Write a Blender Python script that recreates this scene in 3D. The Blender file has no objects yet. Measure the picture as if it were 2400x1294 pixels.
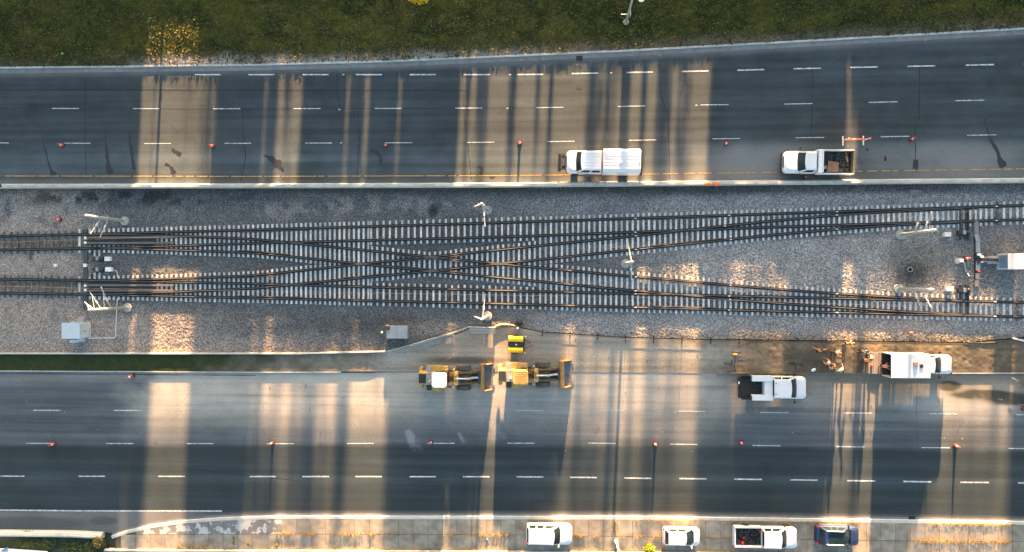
import bpy, bmesh, math, random
import numpy as np
from mathutils import Vector, Matrix, Euler
random.seed(11)
RNG = np.random.default_rng(11)
S = bpy.context.scene
COL = S.collection
PI = math.pi

# ------------------------------------------------------------------ camera
# A drone about 75 m up, looking almost straight down with a 24 mm lens.
FPX, CX, CY, CAMH = 1600.0, 1200.0, 647.0, 75.1
FWD = Vector((-0.060, 0.008, -1.0)).normalized()
RGT = FWD.cross(Vector((0, 1, 0))).normalized()
UPV = RGT.cross(FWD).normalized()
cam = bpy.data.objects.new('camera', bpy.data.cameras.new('camera'))
COL.objects.link(cam)
cam.data.sensor_width = 36.0
cam.data.lens = 36.0 * FPX / 2400.0
cam.data.clip_end = 3000.0
cam.matrix_world = Matrix.Translation((0, 0, CAMH)) @ Matrix((RGT, UPV, -FWD)).transposed().to_4x4()
S.camera = cam

# ------------------------------------------------------------------ sky, sun, exposure
SUN_EL = math.radians(7.0)
SUN_AZ = math.atan2(0.047, 1.0)           # sun stands in the north, a touch to the east
world = bpy.data.worlds.new('World')
S.world = world
world.use_nodes = True
wn = world.node_tree.nodes
sky = wn.new('ShaderNodeTexSky')
sky.sky_type = 'NISHITA'
sky.sun_disc = False
sky.sun_elevation = SUN_EL
sky.sun_rotation = SUN_AZ
sky.air_density = 1.0
sky.dust_density = 2.4
sky.ozone_density = 1.0
world.node_tree.links.new(sky.outputs[0], wn['Background'].inputs[0])
wn['Background'].inputs[1].default_value = 0.05
sun = bpy.data.objects.new('sun', bpy.data.lights.new('sun', 'SUN'))
COL.objects.link(sun)
sun.data.energy = 4.6
sun.data.angle = math.radians(0.85)
sun.data.color = (1.0, 0.58, 0.27)
sun.location = (20, 200, 60)
TAN = math.tan(SUN_EL)
sun.rotation_euler = Vector((-math.sin(SUN_AZ), -math.cos(SUN_AZ), -TAN)).to_track_quat('-Z', 'Y').to_euler()
S.view_settings.view_transform = 'Standard'
S.view_settings.look = 'None'
S.view_settings.gamma = 1.0
S.view_settings.use_curve_mapping = False
S.view_settings.exposure = 4.0
S.render.engine = 'CYCLES'
S.cycles.max_bounces = 5
S.cycles.use_denoising = True


# ------------------------------------------------------------------ layout helpers
def Pn(px, py, z=0.0):
    """photo measurement -> metres on the level z (numpy arrays)"""
    px = np.asarray(px, float); py = np.asarray(py, float)
    r = [FWD[i] * FPX + RGT[i] * (px - CX) - UPV[i] * (py - CY) for i in range(3)]
    t = (CAMH - z) / -r[2]
    return r[0] * t, r[1] * t


def P(px, py, z=0.0):
    x, y = Pn(px, py, z)
    return Vector((float(x), float(y), z))


def lerp_pts(pts):
    xs = [p[0] for p in pts]; ys = [p[1] for p in pts]
    def f(x):
        x = np.asarray(x, float)
        y = np.interp(x, xs, ys)
        s0 = (ys[1] - ys[0]) / (xs[1] - xs[0]); s1 = (ys[-1] - ys[-2]) / (xs[-1] - xs[-2])
        y = np.where(x < xs[0], ys[0] + (x - xs[0]) * s0, y)
        return np.where(x > xs[-1], ys[-1] + (x - xs[-1]) * s1, y)
    return f


def hash2(ix, iy, seed):
    h = (ix.astype(np.int64) * 374761393 + iy.astype(np.int64) * 668265263 + seed * 1442695041) & 0x7fffffff
    h = ((h ^ (h >> 13)) * 1274126177) & 0x7fffffff
    return ((h ^ (h >> 16)) & 0xffff) / 65535.0


def vnoise(x, y, seed=0):
    x = np.asarray(x, float); y = np.asarray(y, float)
    x, y = np.broadcast_arrays(x, y)
    ix = np.floor(x).astype(np.int64); iy = np.floor(y).astype(np.int64)
    fx = x - ix; fy = y - iy
    fx = fx * fx * (3 - 2 * fx); fy = fy * fy * (3 - 2 * fy)
    a = hash2(ix, iy, seed); b = hash2(ix + 1, iy, seed); c = hash2(ix, iy + 1, seed); d = hash2(ix + 1, iy + 1, seed)
    return (a * (1 - fx) + b * fx) * (1 - fy) + (c * (1 - fx) + d * fx) * fy


def fbm(x, y, seed=0, o=4):
    s = 0; a = 0.5; t = 0
    for k in range(o):
        s = s + a * vnoise(x * 2 ** k, y * 2 ** k, seed + k); t += a; a *= 0.5
    return s / t


def sst(a, b, x):
    t = np.clip((np.asarray(x, float) - a) / (b - a), 0, 1)
    return t * t * (3 - 2 * t)


def blob(px, py, cx, cy, rx, ry, soft=0.5):
    d = np.sqrt(((px - cx) / rx) ** 2 + ((py - cy) / ry) ** 2)
    return 1 - sst(1 - soft, 1 + soft, d)


# ------------------------------------------------------------------ materials
MATS = {}


class NT:
    def __init__(self, name):
        self.m = bpy.data.materials.new(name); self.m.use_nodes = True
        self.t = self.m.node_tree; self.n = self.t.nodes; self.b = self.n['Principled BSDF']

    def new(self, typ, **kw):
        nd = self.n.new(typ)
        for k, v in kw.items():
            setattr(nd, k, v)
        return nd

    def link(self, a, b):
        self.t.links.new(a, b)

    def math(self, op, a, b=None, c=None):
        nd = self.new('ShaderNodeMath', operation=op)
        for i, v in enumerate((a, b, c)):
            if v is None: continue
            if isinstance(v, (int, float)): nd.inputs[i].default_value = v
            else: self.link(v, nd.inputs[i])
        return nd.outputs[0]

    def scale(self, vec, f):
        nd = self.new('ShaderNodeVectorMath', operation='SCALE')
        if isinstance(vec, tuple): nd.inputs[0].default_value = vec[:3]
        else: self.link(vec, nd.inputs[0])
        if isinstance(f, (int, float)): nd.inputs['Scale'].default_value = f
        else: self.link(f, nd.inputs['Scale'])
        return nd.outputs[0]

    def mix(self, a, b, f):
        nd = self.new('ShaderNodeMix', data_type='RGBA')
        for v, k in ((f, 0), (a, 6), (b, 7)):
            if isinstance(v, (int, float)): nd.inputs[k].default_value = v
            elif isinstance(v, tuple): nd.inputs[k].default_value = tuple(v[:3]) + (1,)
            else: self.link(v, nd.inputs[k])
        return nd.outputs[2]

    def pos(self):
        return self.new('ShaderNodeNewGeometry').outputs['Position']

    def noise(self, vec, scale, detail=3, rough=0.6):
        nd = self.new('ShaderNodeTexNoise'); nd.inputs['Scale'].default_value = scale
        nd.inputs['Detail'].default_value = detail; nd.inputs['Roughness'].default_value = rough
        self.link(vec, nd.inputs['Vector']); return nd.outputs['Fac']

    def rng(self, v, a, b, c, d):
        nd = self.new('ShaderNodeMapRange'); self.link(v, nd.inputs[0])
        for i, k in enumerate((a, b, c, d)): nd.inputs[i + 1].default_value = k
        return nd.outputs[0]

    def bump(self, h, strength, dist=0.02):
        nd = self.new('ShaderNodeBump'); nd.inputs['Strength'].default_value = strength
        nd.inputs['Distance'].default_value = dist
        self.link(h, nd.inputs['Height']); self.link(nd.outputs[0], self.b.inputs['Normal']); return nd

    def stretch(self, vec, s):
        nd = self.new('ShaderNodeVectorMath', operation='MULTIPLY'); self.link(vec, nd.inputs[0])
        nd.inputs[1].default_value = s
        return nd.outputs[0]


def M(name, col=(.5, .5, .5), rough=.7, metal=0.0, var=.12, scale=2.0, bump=0.0, bscale=30, rand=0.0, coat=0.0, trans=0.0, spec=.5):
    if name in MATS: return MATS[name]
    t = NT(name)
    p = t.pos()
    f = t.rng(t.noise(p, scale, 4), .3, .7, 1 - var, 1 + var)
    if rand:
        f = t.math('MULTIPLY', f, t.rng(t.new('ShaderNodeObjectInfo').outputs['Random'], 0, 1, 1 - rand, 1 + rand))
    t.link(t.scale(col, f), t.b.inputs['Base Color'])
    t.b.inputs['Roughness'].default_value = rough
    t.b.inputs['Metallic'].default_value = metal
    t.b.inputs['Coat Weight'].default_value = coat
    t.b.inputs['Specular IOR Level'].default_value = spec
    if bump: t.bump(t.noise(p, bscale, 2), bump)
    MATS[name] = t.m
    return t.m


def M_attr(name, rough=.9, grain=.25, gscale=14.0, speck=0.0, sscale=9.0, bump=.3, bscale=25, spec=.3, bdist=.02, fill=0):
    """surface whose own colour (dust, stains, wear) is stored on the mesh as attribute 'col'"""
    t = NT(name)
    p = t.pos()
    a = t.new('ShaderNodeAttribute', attribute_name='col').outputs['Color']
    f = t.rng(t.noise(p, gscale, 3, .7), .25, .75, 1 - grain, 1 + grain)
    if speck:
        v = t.new('ShaderNodeTexVoronoi'); v.inputs['Scale'].default_value = sscale; t.link(p, v.inputs['Vector'])
        sep = t.new('ShaderNodeSeparateColor'); t.link(v.outputs['Color'], sep.inputs[0])
        g = t.math('POWER', sep.outputs[0], 1.6)
        f = t.math('MULTIPLY', f, t.rng(g, 0, 1, 1 - speck, 1 + speck * 1.5))
        t.bump(t.math('SUBTRACT', t.noise(p, bscale, 2), v.outputs['Distance']), bump, bdist)
    elif bump:
        b = t.bump(t.noise(p, bscale, 3), bump, bdist)
        if fill:                                     # dust fills the open texture, so dusty ground is smoother
            sp = t.new('ShaderNodeSeparateColor'); t.link(a, sp.inputs[0])
            t.link(t.rng(sp.outputs[1], .05, fill, bump, bump * .12), b.inputs['Strength'])
    t.link(t.scale(a, f), t.b.inputs['Base Color'])
    t.b.inputs['Roughness'].default_value = rough
    t.b.inputs['Specular IOR Level'].default_value = spec
    MATS[name] = t.m
    return t.m


# ------------------------------------------------------------------ mesh helpers
class MB:
    def __init__(s):
        s.v = []; s.f = []

    def add(s, vs, fs):
        o = len(s.v); s.v += [tuple(v) for v in vs]; s.f += [tuple(i + o for i in f) for f in fs]; return s

    def box(s, x0, x1, y0, y1, z0, z1, tx=0, ty=0):
        """tx, ty: how much the top is drawn in"""
        vs = [(x0, y0, z0), (x1, y0, z0), (x1, y1, z0), (x0, y1, z0),
              (x0 + tx, y0 + ty, z1), (x1 - tx, y0 + ty, z1), (x1 - tx, y1 - ty, z1), (x0 + tx, y1 - ty, z1)]
        return s.add(vs, [(3, 2, 1, 0), (4, 5, 6, 7), (0, 1, 5, 4), (1, 2, 6, 5), (2, 3, 7, 6), (3, 0, 4, 7)])

    def obox(s, c, ax, l, w, h, z0=None):
        """box of length l along unit 2-D axis ax, centred at c"""
        a = Vector((ax[0], ax[1], 0)).normalized(); b = Vector((-a.y, a.x, 0)); c = Vector(c)
        vs = []
        for z in (0, h):
            for i, j in ((-1, -1), (1, -1), (1, 1), (-1, 1)):
                vs.append(c + a * (i * l / 2) + b * (j * w / 2) + Vector((0, 0, z)))
        return s.add(vs, [(3, 2, 1, 0), (4, 5, 6, 7), (0, 1, 5, 4), (1, 2, 6, 5), (2, 3, 7, 6), (3, 0, 4, 7)])

    def tube(s, pts, r, n=8, r1=None, cap=True):
        pts = [Vector(p) for p in pts]; m = len(pts); rings = []
        for i, p in enumerate(pts):
            d = (pts[min(i + 1, m - 1)] - pts[max(i - 1, 0)]).normalized()
            u = d.cross(Vector((0, 0, 1)))
            if u.length < 1e-3: u = d.cross(Vector((0, 1, 0)))
            u.normalize(); w = d.cross(u)
            rr = r if r1 is None else r + (r1 - r) * i / (m - 1)
            rings.append([p + u * math.cos(2 * PI * k / n) * rr + w * math.sin(2 * PI * k / n) * rr for k in range(n)])
        vs = [v for q in rings for v in q]; fs = []
        for i in range(m - 1):
            for k in range(n):
                a = i * n + k; b = i * n + (k + 1) % n
                fs.append((a, a + n, b + n, b))
        if cap:
            fs.append(tuple(range(n))); fs.append(tuple(reversed(range((m - 1) * n, m * n))))
        return s.add(vs, fs)

    def lathe(s, prof, n=16, c=(0, 0, 0), axis='z'):
        vs = []; fs = []; m = len(prof)
        for r, z in prof:
            for k in range(n):
                a = 2 * PI * k / n; x, y = r * math.cos(a), r * math.sin(a)
                q = (x, y, z) if axis == 'z' else ((x, z, y) if axis == 'y' else (z, x, y))
                vs.append((q[0] + c[0], q[1] + c[1], q[2] + c[2]))
        for i in range(m - 1):
            for k in range(n):
                a = i * n + k; b = i * n + (k + 1) % n
                fs.append((a, b, b + n, a + n))
        fs.append(tuple(reversed(range(n)))); fs.append(tuple(range((m - 1) * n, m * n)))
        return s.add(vs, fs)

    def rings(s, rs, cap=True):
        n = len(rs[0]); fs = []
        for i in range(len(rs) - 1):
            for k in range(n):
                a = i * n + k; b = i * n + (k + 1) % n
                fs.append((a, b, b + n, a + n))
        if cap:
            fs.append(tuple(reversed(range(n)))); fs.append(tuple(range((len(rs) - 1) * n, len(rs) * n)))
        return s.add([v for r in rs for v in r], fs)

    def prism(s, poly, z0, z1):
        return s.rings([[(x, y, z0) for x, y in poly], [(x, y, z1) for x, y in poly]])

    def sprism(s, poly, y0, y1):
        """side profile (x,z) extruded across y"""
        return s.rings([[(x, y0, z) for x, z in poly], [(x, y1, z) for x, z in poly]])

    def quad(s, a, b, c, d):
        return s.add([a, b, c, d], [(0, 1, 2, 3)])

    def mesh(s, name, mat, smooth=False, bevel=0, seg=2, fix=True):
        me = bpy.data.meshes.new(name); me.from_pydata([tuple(v) for v in s.v], [], s.f)
        if fix or bevel:
            bm = bmesh.new(); bm.from_mesh(me)
            bmesh.ops.recalc_face_normals(bm, faces=bm.faces)
            if bevel:
                es = [e for e in bm.edges if len(e.link_faces) == 2 and e.calc_face_angle(0) > .6]
                bmesh.ops.bevel(bm, geom=es, offset=bevel, segments=seg, affect='EDGES', clamp_overlap=True)
            bm.to_mesh(me); bm.free()
        if mat: me.materials.append(mat)
        if smooth: me.shade_smooth()
        return me

    def build(s, name, mat, parent=None, smooth=False, bevel=0, seg=2, fix=True):
        return link(name, s.mesh(name, mat, smooth, bevel, seg, fix), parent)


def link(name, data, parent=None, loc=None, rz=None):
    o = bpy.data.objects.new(name, data); COL.objects.link(o)
    if parent: o.parent = parent
    if loc is not None: o.location = loc
    if rz is not None: o.rotation_euler = (0, 0, rz)
    return o


def tag(o, label=None, cat=None, group=None, kind=None):
    if label: o['label'] = label
    if cat: o['category'] = cat
    if group: o['group'] = group
    if kind: o['kind'] = kind
    return o


def thing(name, label, cat, loc=(0, 0, 0), rz=0, group=None):
    return tag(link(name, None, None, loc, rz), label, cat, group)


def copy_tree(o, parent=None):
    c = o.copy(); COL.objects.link(c); c.parent = parent
    for ch in list(o.children): copy_tree(ch, c)
    return c


def struct(o):
    o['kind'] = 'structure'; return o


def sheet(name, ytop, ybot, x0, x1, nx, ny, mat, zf=None, cf=None, kind='structure', z=0.0, jit=0.0, smooth=False):
    """ground sheet between two boundary lines; cf gives its own colour, zf its relief"""
    xs = np.linspace(x0, x1, nx + 1); ts = np.linspace(0, 1, ny + 1)
    px, tt = np.meshgrid(xs, ts)
    py = ytop(px) * (1 - tt) + ybot(px) * tt
    X, Y = Pn(px, py, z)
    Z = np.full_like(X, z)
    if zf is not None: Z = Z + zf(px, py, X, Y, tt)
    if jit:
        edge = np.minimum(1, np.minimum(tt, 1 - tt) * ny)
        Z = Z + (RNG.random(X.shape) - .5) * 2 * jit * edge
        cell = abs(X[0, 1] - X[0, 0])
        X = X + (RNG.random(X.shape) - .5) * .75 * cell * edge; Y = Y + (RNG.random(X.shape) - .5) * .75 * cell * edge
    co = np.stack([X, Y, Z], -1).reshape(-1, 3)
    i = np.arange(ny)[:, None] * (nx + 1) + np.arange(nx)[None, :]
    fs = np.stack([i, i + nx + 1, i + nx + 2, i + 1], -1).reshape(-1, 4)
    me = bpy.data.meshes.new(name)
    me.vertices.add(len(co)); me.vertices.foreach_set('co', co.ravel())
    me.loops.add(fs.size); me.loops.foreach_set('vertex_index', fs.ravel())
    me.polygons.add(len(fs)); me.polygons.foreach_set('loop_start', np.arange(0, fs.size, 4))
    me.update(calc_edges=True)
    me.materials.append(mat)
    if cf is not None:
        c = cf(px, py, X, Y, tt)
        rgba = np.ones(X.shape + (4,)); rgba[..., :3] = c
        at = me.attributes.new('col', 'FLOAT_COLOR', 'POINT'); at.data.foreach_set('color', rgba.reshape(-1).astype(np.float32))
    if smooth: me.shade_smooth()
    o = link(name, me); o['kind'] = kind
    return o


def rgbmix(a, b, f):
    f = np.asarray(f)[..., None]
    return np.asarray(a) * (1 - f) + np.asarray(b) * f


def scatter_quads(name, pts, size, cols, mat, tilt=.5, aspect=1.0, parent=None):
    """many small leaf or blade faces as one mesh, colour per leaf"""
    n = len(pts); pts = np.asarray(pts, float)
    size = np.broadcast_to(size, (n,))
    a = RNG.random(n) * 2 * PI; t = (RNG.random(n) - .5) * 2 * tilt; t2 = (RNG.random(n) - .5) * 2 * tilt
    u = np.stack([np.cos(a) * np.cos(t), np.sin(a) * np.cos(t), np.sin(t)], -1) * size[:, None] * aspect
    v = np.stack([-np.sin(a) * np.cos(t2), np.cos(a) * np.cos(t2), np.sin(t2)], -1) * size[:, None]
    co = np.stack([pts - u, pts - v * .8, pts + u, pts + v * .8], 1).reshape(-1, 3)
    me = bpy.data.meshes.new(name)
    me.vertices.add(4 * n); me.vertices.foreach_set('co', co.ravel())
    me.loops.add(4 * n); me.loops.foreach_set('vertex_index', np.arange(4 * n))
    me.polygons.add(n); me.polygons.foreach_set('loop_start', np.arange(0, 4 * n, 4))
    me.update(calc_edges=True); me.materials.append(mat)
    c = np.ones((n, 4, 4)); c[..., :3] = np.asarray(cols)[:, None, :]
    at = me.attributes.new('col', 'FLOAT_COLOR', 'POINT'); at.data.foreach_set('color', c.reshape(-1).astype(np.float32))
    return link(name, me, parent)

# ================================================================== THE SETTING
XA, XB = -420, 2820
L_KERB = lerp_pts([(0, 158), (300, 155), (600, 151), (900, 143), (1200, 130), (1500, 116), (1800, 100), (2100, 83), (2400, 66)])
L_GUT = lambda x: L_KERB(x) + 14
L_BARN = lerp_pts([(0, 431), (600, 430), (1200, 428), (1500, 425), (1800, 422), (2400, 417)])
L_BARS = lambda x: L_BARN(x) + 12
L_FEN = lerp_pts([(0, 828), (700, 828), (905, 823), (1060, 786), (1100, 769), (1160, 763), (1215, 766), (1270, 777), (1465, 790), (1660, 795), (2130, 800), (2270, 802), (2400, 790)])
L_MK = lerp_pts([(0, 871), (600, 874), (1200, 873), (1800, 877), (2400, 876)])
L_RB = lerp_pts([(0, 1241), (200, 1243), (240, 1246), (262, 1250), (300, 1237), (360, 1224), (430, 1214), (520, 1207), (650, 1203), (1200, 1204), (1500, 1204), (1800, 1208), (2100, 1212), (2400, 1216)])
L_SK = lambda x: L_RB(x) + 12                                   # back of the pavement kerb
L_MID = lerp_pts([(250, 1252), (650, 1250), (1200, 1252), (1700, 1260), (2000, 1265), (2400, 1268)])
L_LOW = lerp_pts([(250, 1284), (400, 1285), (1200, 1288), (1700, 1291), (2000, 1296), (2400, 1301)])

# far ground under everything
g = struct(MB().quad((-420, -420, -.35), (420, -420, -.35), (420, 420, -.35), (-420, 420, -.35)).build('ground', M('far_ground', (.06, .06, .035), .95, var=.4, scale=.08), fix=False))

GRASS = M_attr('autumn_grass', .95, .45, 7.0, bump=.6, bscale=12, spec=.1, bdist=.05)


def c_verge(px, py, X, Y, t):
    n = fbm(X * .35, Y * .5, 3); n2 = fbm(X * 1.4, Y * 1.9, 9, 3); n3 = vnoise(X * 5, Y * 5, 4)
    c = rgbmix((.022, .028, .006), (.060, .058, .010), sst(.38, .62, n))
    c = rgbmix(c, (.085, .068, .018), sst(.5, .75, n2) * .6 + .2 * sst(.25, .75, fbm(X * .12, Y * .3, 21)))
    c = c * (.72 + .56 * fbm(X * .12, Y * 1.5, 27))[..., None]
    d = L_KERB(px) - py
    worn = sst(42, 2, d + 34 * (n2 - .5)) * (.35 + .65 * sst(.3, .6, n))
    c = rgbmix(c, (.085, .066, .045), worn * .8)
    sand = sst(30, 3, d + 30 * (n - .5)) * sst(260, 420, px) * (1 - sst(950, 1500, px) * .8)
    c = rgbmix(c, (.34, .29, .24), sand * .95)
    c = rgbmix(c, (.10, .085, .02), .5 * blob(px, py, 980, 60, 420, 90, .8) * sst(.4, .65, n2))
    return c * (.8 + .4 * n3)[..., None]


def z_verge(px, py, X, Y, t):
    n = vnoise(X * 1.1, Y * 1.1, 31)
    return .115 + .05 * n * sst(0, 12, L_KERB(px) - py) + sst(20, 200, L_KERB(px) - py) * .05


sheet('verge', lambda x: x * 0 - 70, L_KERB, XA, XB, 1500, 100, GRASS, z_verge, c_verge, jit=.045)
sheet('lawn', lambda x: x * 0 - 1500, lambda x: x * 0 - 70, XA - 400, XB + 400, 240, 80, GRASS, z_verge, c_verge, jit=.05)

ASPH = M_attr('asphalt', .9, .20, 6.0, bump=1.0, bscale=38, spec=.2, bdist=.10, fill=.26)


def streaks(X, Y, s):
    return .6 * fbm(X * .035, Y * 2.1, s) + .4 * fbm(X * .12, Y * 5.0, s + 7)


def c_upper(px, py, X, Y, t):
    off = L_BARN(px) - py
    st = streaks(X, Y, 40); n = fbm(X * .4, Y * .4, 44); n2 = fbm(X * .15, Y * .15, 47)
    n3 = fbm(X * 1.1, Y * 1.3, 49)
    v = .050 + .046 * (st - .5) + .026 * (n - .5) + .012 * (n3 - .5)
    for oc in (40, 121, 202, 262):                                    # oil drip line along each lane
        v = v * (1 - (.10 + .16 * n2) * np.exp(-((off - oc) / 7.0) ** 2))
    lane3 = sst(100, 60, off)                                          # lane by the barrier has more dust
    v = v * (1 + .45 * lane3)
    v = v * (1 - .20 * np.exp(-((off - 222) / 16) ** 2)) * (1 - .14 * np.exp(-((off - 150) / 22) ** 2))
    c = np.stack([v * .80, v * 1.03, v * 1.14], -1) * 1.35
    edge = sst(16, 0, py - L_GUT(px)) * (.35 + .5 * n)
    c = rgbmix(c, (.17, .165, .16), edge)
    dust = blob(px, py, 1790, 380, 140, 40, .7) * .85 + blob(px, py, 2230, 380, 210, 42, .7) * .75 + blob(px, py, 1500, 415, 240, 22, .6) * .35
    dust = np.clip(dust * (.55 + .9 * n) + sst(16, 3, off) * .22, 0, .8)
    c = rgbmix(c, (.21, .205, .19), dust)
    return c


sheet('upper_road', L_GUT, L_BARN, XA, XB, 640, 60, ASPH, None, c_upper, z=0.0)


def c_lower(px, py, X, Y, t):
    st = streaks(X, Y, 60); n = fbm(X * .35, Y * .35, 64); n2 = fbm(X * .13, Y * .5, 67)
    v = .036 + .026 * (st - .5) + .014 * (n - .5)
    ym = 1045 + 12 * sst(1500, 2400, px) + 5 * (n - .5)
    for yy, w, a in ((1085, 9, .25), (1122, 12, .45), (1160, 8, .15)):
        v = v * (1 + a * np.exp(-((py - yy - 8 * sst(1400, 2400, px)) / w) ** 2))
    c = np.stack([v * .74, v * 1.05, v * 1.22], -1) * 1.2
    mid = sst(ym + 6, ym - 10, py)                                      # worn, dusty lanes
    m1 = np.stack([.105 + .13 * (st - .5) + .05 * (n - .5)] * 3, -1) * np.array((.88, 1.0, 1.10))
    c = rgbmix(c, m1, mid)
    heavy = sst(270, 420, px + 160 * (n - .5)) * (1 - .25 * sst(1250, 1700, px)) * (1 - .6 * sst(1660, 1760, px)) * sst(1035, 930, py + 40 * (st - .5))
    heavy = np.maximum(heavy, .85 * sst(1075, 900, py) * sst(1240, 1400, px) * sst(1720, 1640, px))
    heavy = np.maximum(heavy, .60 * sst(1040, 880, py + 50 * (n - .5)) * sst(1650, 1760, px) + .4 * blob(px, py, 2260, 920, 130, 60, .6))
    heavy = np.maximum(heavy, .45 * sst(905, 880, py))
    heavy = np.clip(heavy * (.62 + 1.0 * (st - .3)) + .7 * heavy * (n2 - .5) + .35 * heavy * (fbm(X * .8, Y * 1.1, 69) - .5), 0, 1)
    c = rgbmix(c, (.37, .34, .29), heavy)
    spill = sst(960, 882, py + 70 * (n - .5) + 40 * (n2 - .5)) * sst(1640, 1800, px)
    c = rgbmix(c, (.155, .128, .092), np.clip(spill, 0, 1) * .75)
    sh = sst(1196, 1201, py) * (1 - sst(420, 520, px))                  # shoulder
    c = rgbmix(c, (.15, .15, .15), sh * (.7 + .4 * n))
    sh2 = blob(px, py, 70, 1228, 130, 17, .25) + blob(px, py, 243, 1221, 33, 10, .2)
    c = rgbmix(c, (.085, .088, .088), np.clip(sh2, 0, 1) * .8)
    gut = sst(9, 2, L_RB(px) - py) * (px > 300)
    c = rgbmix(c, (.14, .14, .14), gut * .6)
    wet = blob(px, py, 2300, 925, 70, 11, .35) + blob(px, py, 2370, 935, 60, 14, .4) + blob(px, py, 2225, 905, 26, 12, .4)
    wet = np.clip(wet * (.5 + 1.2 * fbm(X * 1.3, Y * 1.3, 68)), 0, 1)
    c = rgbmix(c, (.035, .037, .03), wet * .85)
    sw = sst(.66, .74, fbm(X * .9 + .4 * Y, Y * .35, 71)) * blob(px, py, 1000, 1005, 180, 40, .5)
    c = rgbmix(c, (.30, .29, .28), sw * .5)
    return c


sheet('lower_road', L_MK, L_RB, XA, XB, 720, 120, ASPH, None, c_lower, z=0.0)

BALL = M_attr('ballast_stone', .92, .25, 5.0, speck=.52, sscale=13.0, bump=.9, bscale=14, spec=.2, bdist=.06)


def c_ball(px, py, X, Y, t):
    n = fbm(X * .22, Y * .3, 80); n2 = fbm(X * .7, Y * .7, 83); n3 = fbm(X * .09, Y * .12, 88)
    slate = np.array((.104, .102, .099)); pink = np.array((.32, .262, .22)); pale = np.array((.31, .287, .268))
    c = rgbmix(slate, slate * 1.35, n2)
    p = sst(260, 130, px + 120 * (n - .5)) * sst(.25, .5, n2 + .15)
    p = np.maximum(p, sst(700, 760, py + 60 * (n - .5)) * sst(620, 250, px + 260 * (n - .5)))
    p = np.maximum(p, sst(760, 800, py + 70 * (n - .5)) * sst(900, 500, px) * .8)
    p = np.maximum(p, .55 * blob(px, py, 740, 485, 330, 26, .8) * sst(.42, .6, n2))
    w = sst(1050, 1700, px + 500 * (n3 - .5)) * .85
    w = w * (1 - .9 * sst(478, 450, py + 26 * (n - .5) + 25 * sst(1500, 2300, px)))
    w = np.maximum(w, sst(720, 745, py) * sst(1180, 1300, px) * .75)
    w = w * (1 - .75 * np.clip(blob(px, py, 2330, 600, 120, 90, .5) + blob(px, py, 2370, 540, 90, 30, .5), 0, 1))
    c = rgbmix(c, pale, np.clip(w * (.6 + .7 * n2), 0, 1))
    c = rgbmix(c, pink, np.clip(p * (.55 + .8 * n2), 0, 1))
    d = blob(px, py, 2150, 620, 70, 70, .5) * .8 + blob(px, py, 2140, 725, 160, 16, .7) * .2
    c = rgbmix(c, (.155, .14, .12), np.clip(d, 0, 1))
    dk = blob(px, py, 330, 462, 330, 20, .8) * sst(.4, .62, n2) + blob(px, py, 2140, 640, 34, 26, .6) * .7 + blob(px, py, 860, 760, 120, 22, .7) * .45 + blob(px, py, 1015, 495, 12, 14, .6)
    dk = np.maximum(dk, sst(462, 445, py) * .6 * (.4 + n2))  # barrier's shadow painted as a dark band along its foot
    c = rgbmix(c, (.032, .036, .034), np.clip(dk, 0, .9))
    e = blob(px, py, 1010, 772, 90, 16, .7) + blob(px, py, 1770, 790, 110, 14, .6)
    c = rgbmix(c, (.24, .20, .165), np.clip(e, 0, 1) * .75)
    for f0, f1, xa_, xb_ in ((533, 575, 620, 1900), (675, 712, 620, 1900), (590, 645, 700, 1300)):
        k = sst(xa_ - 300, xa_, px) * sst(xb_ + 300, xb_, px) * sst(f0 - 14, f0, py + .028 * (px - 1100) * (1 if f0 < 560 else -1 if f0 > 660 else 0)) * sst(f1 + 14, f1, py + .028 * (px - 1100) * (1 if f0 < 560 else -1 if f0 > 660 else 0))
        c = rgbmix(c, slate * .8, k * .75)
    ch = blob(px, py, 95, 570, 130, 13, .5) + blob(px, py, 95, 670, 130, 13, .5)   # fouled stone between the old rails
    c = rgbmix(c, (.085, .078, .062), np.clip(ch, 0, 1) * .7)
    dirt = sst(768, 800, py + 34 * (n - .5) + 16 * (n2 - .5)) * sst(1180, 1750, px + 300 * (n - .5))
    c = rgbmix(c, (.15, .125, .09), dirt * .7)
    return c


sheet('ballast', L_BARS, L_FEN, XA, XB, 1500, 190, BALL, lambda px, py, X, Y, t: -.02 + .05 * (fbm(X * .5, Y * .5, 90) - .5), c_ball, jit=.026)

MEDG = M_attr('median_soil', .94, .35, 6.0, bump=.5, bscale=18, spec=.12, bdist=.03)


def flat_part(px):
    return sst(850, 930, px) * (1 - sst(1690, 1780, px))


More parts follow.
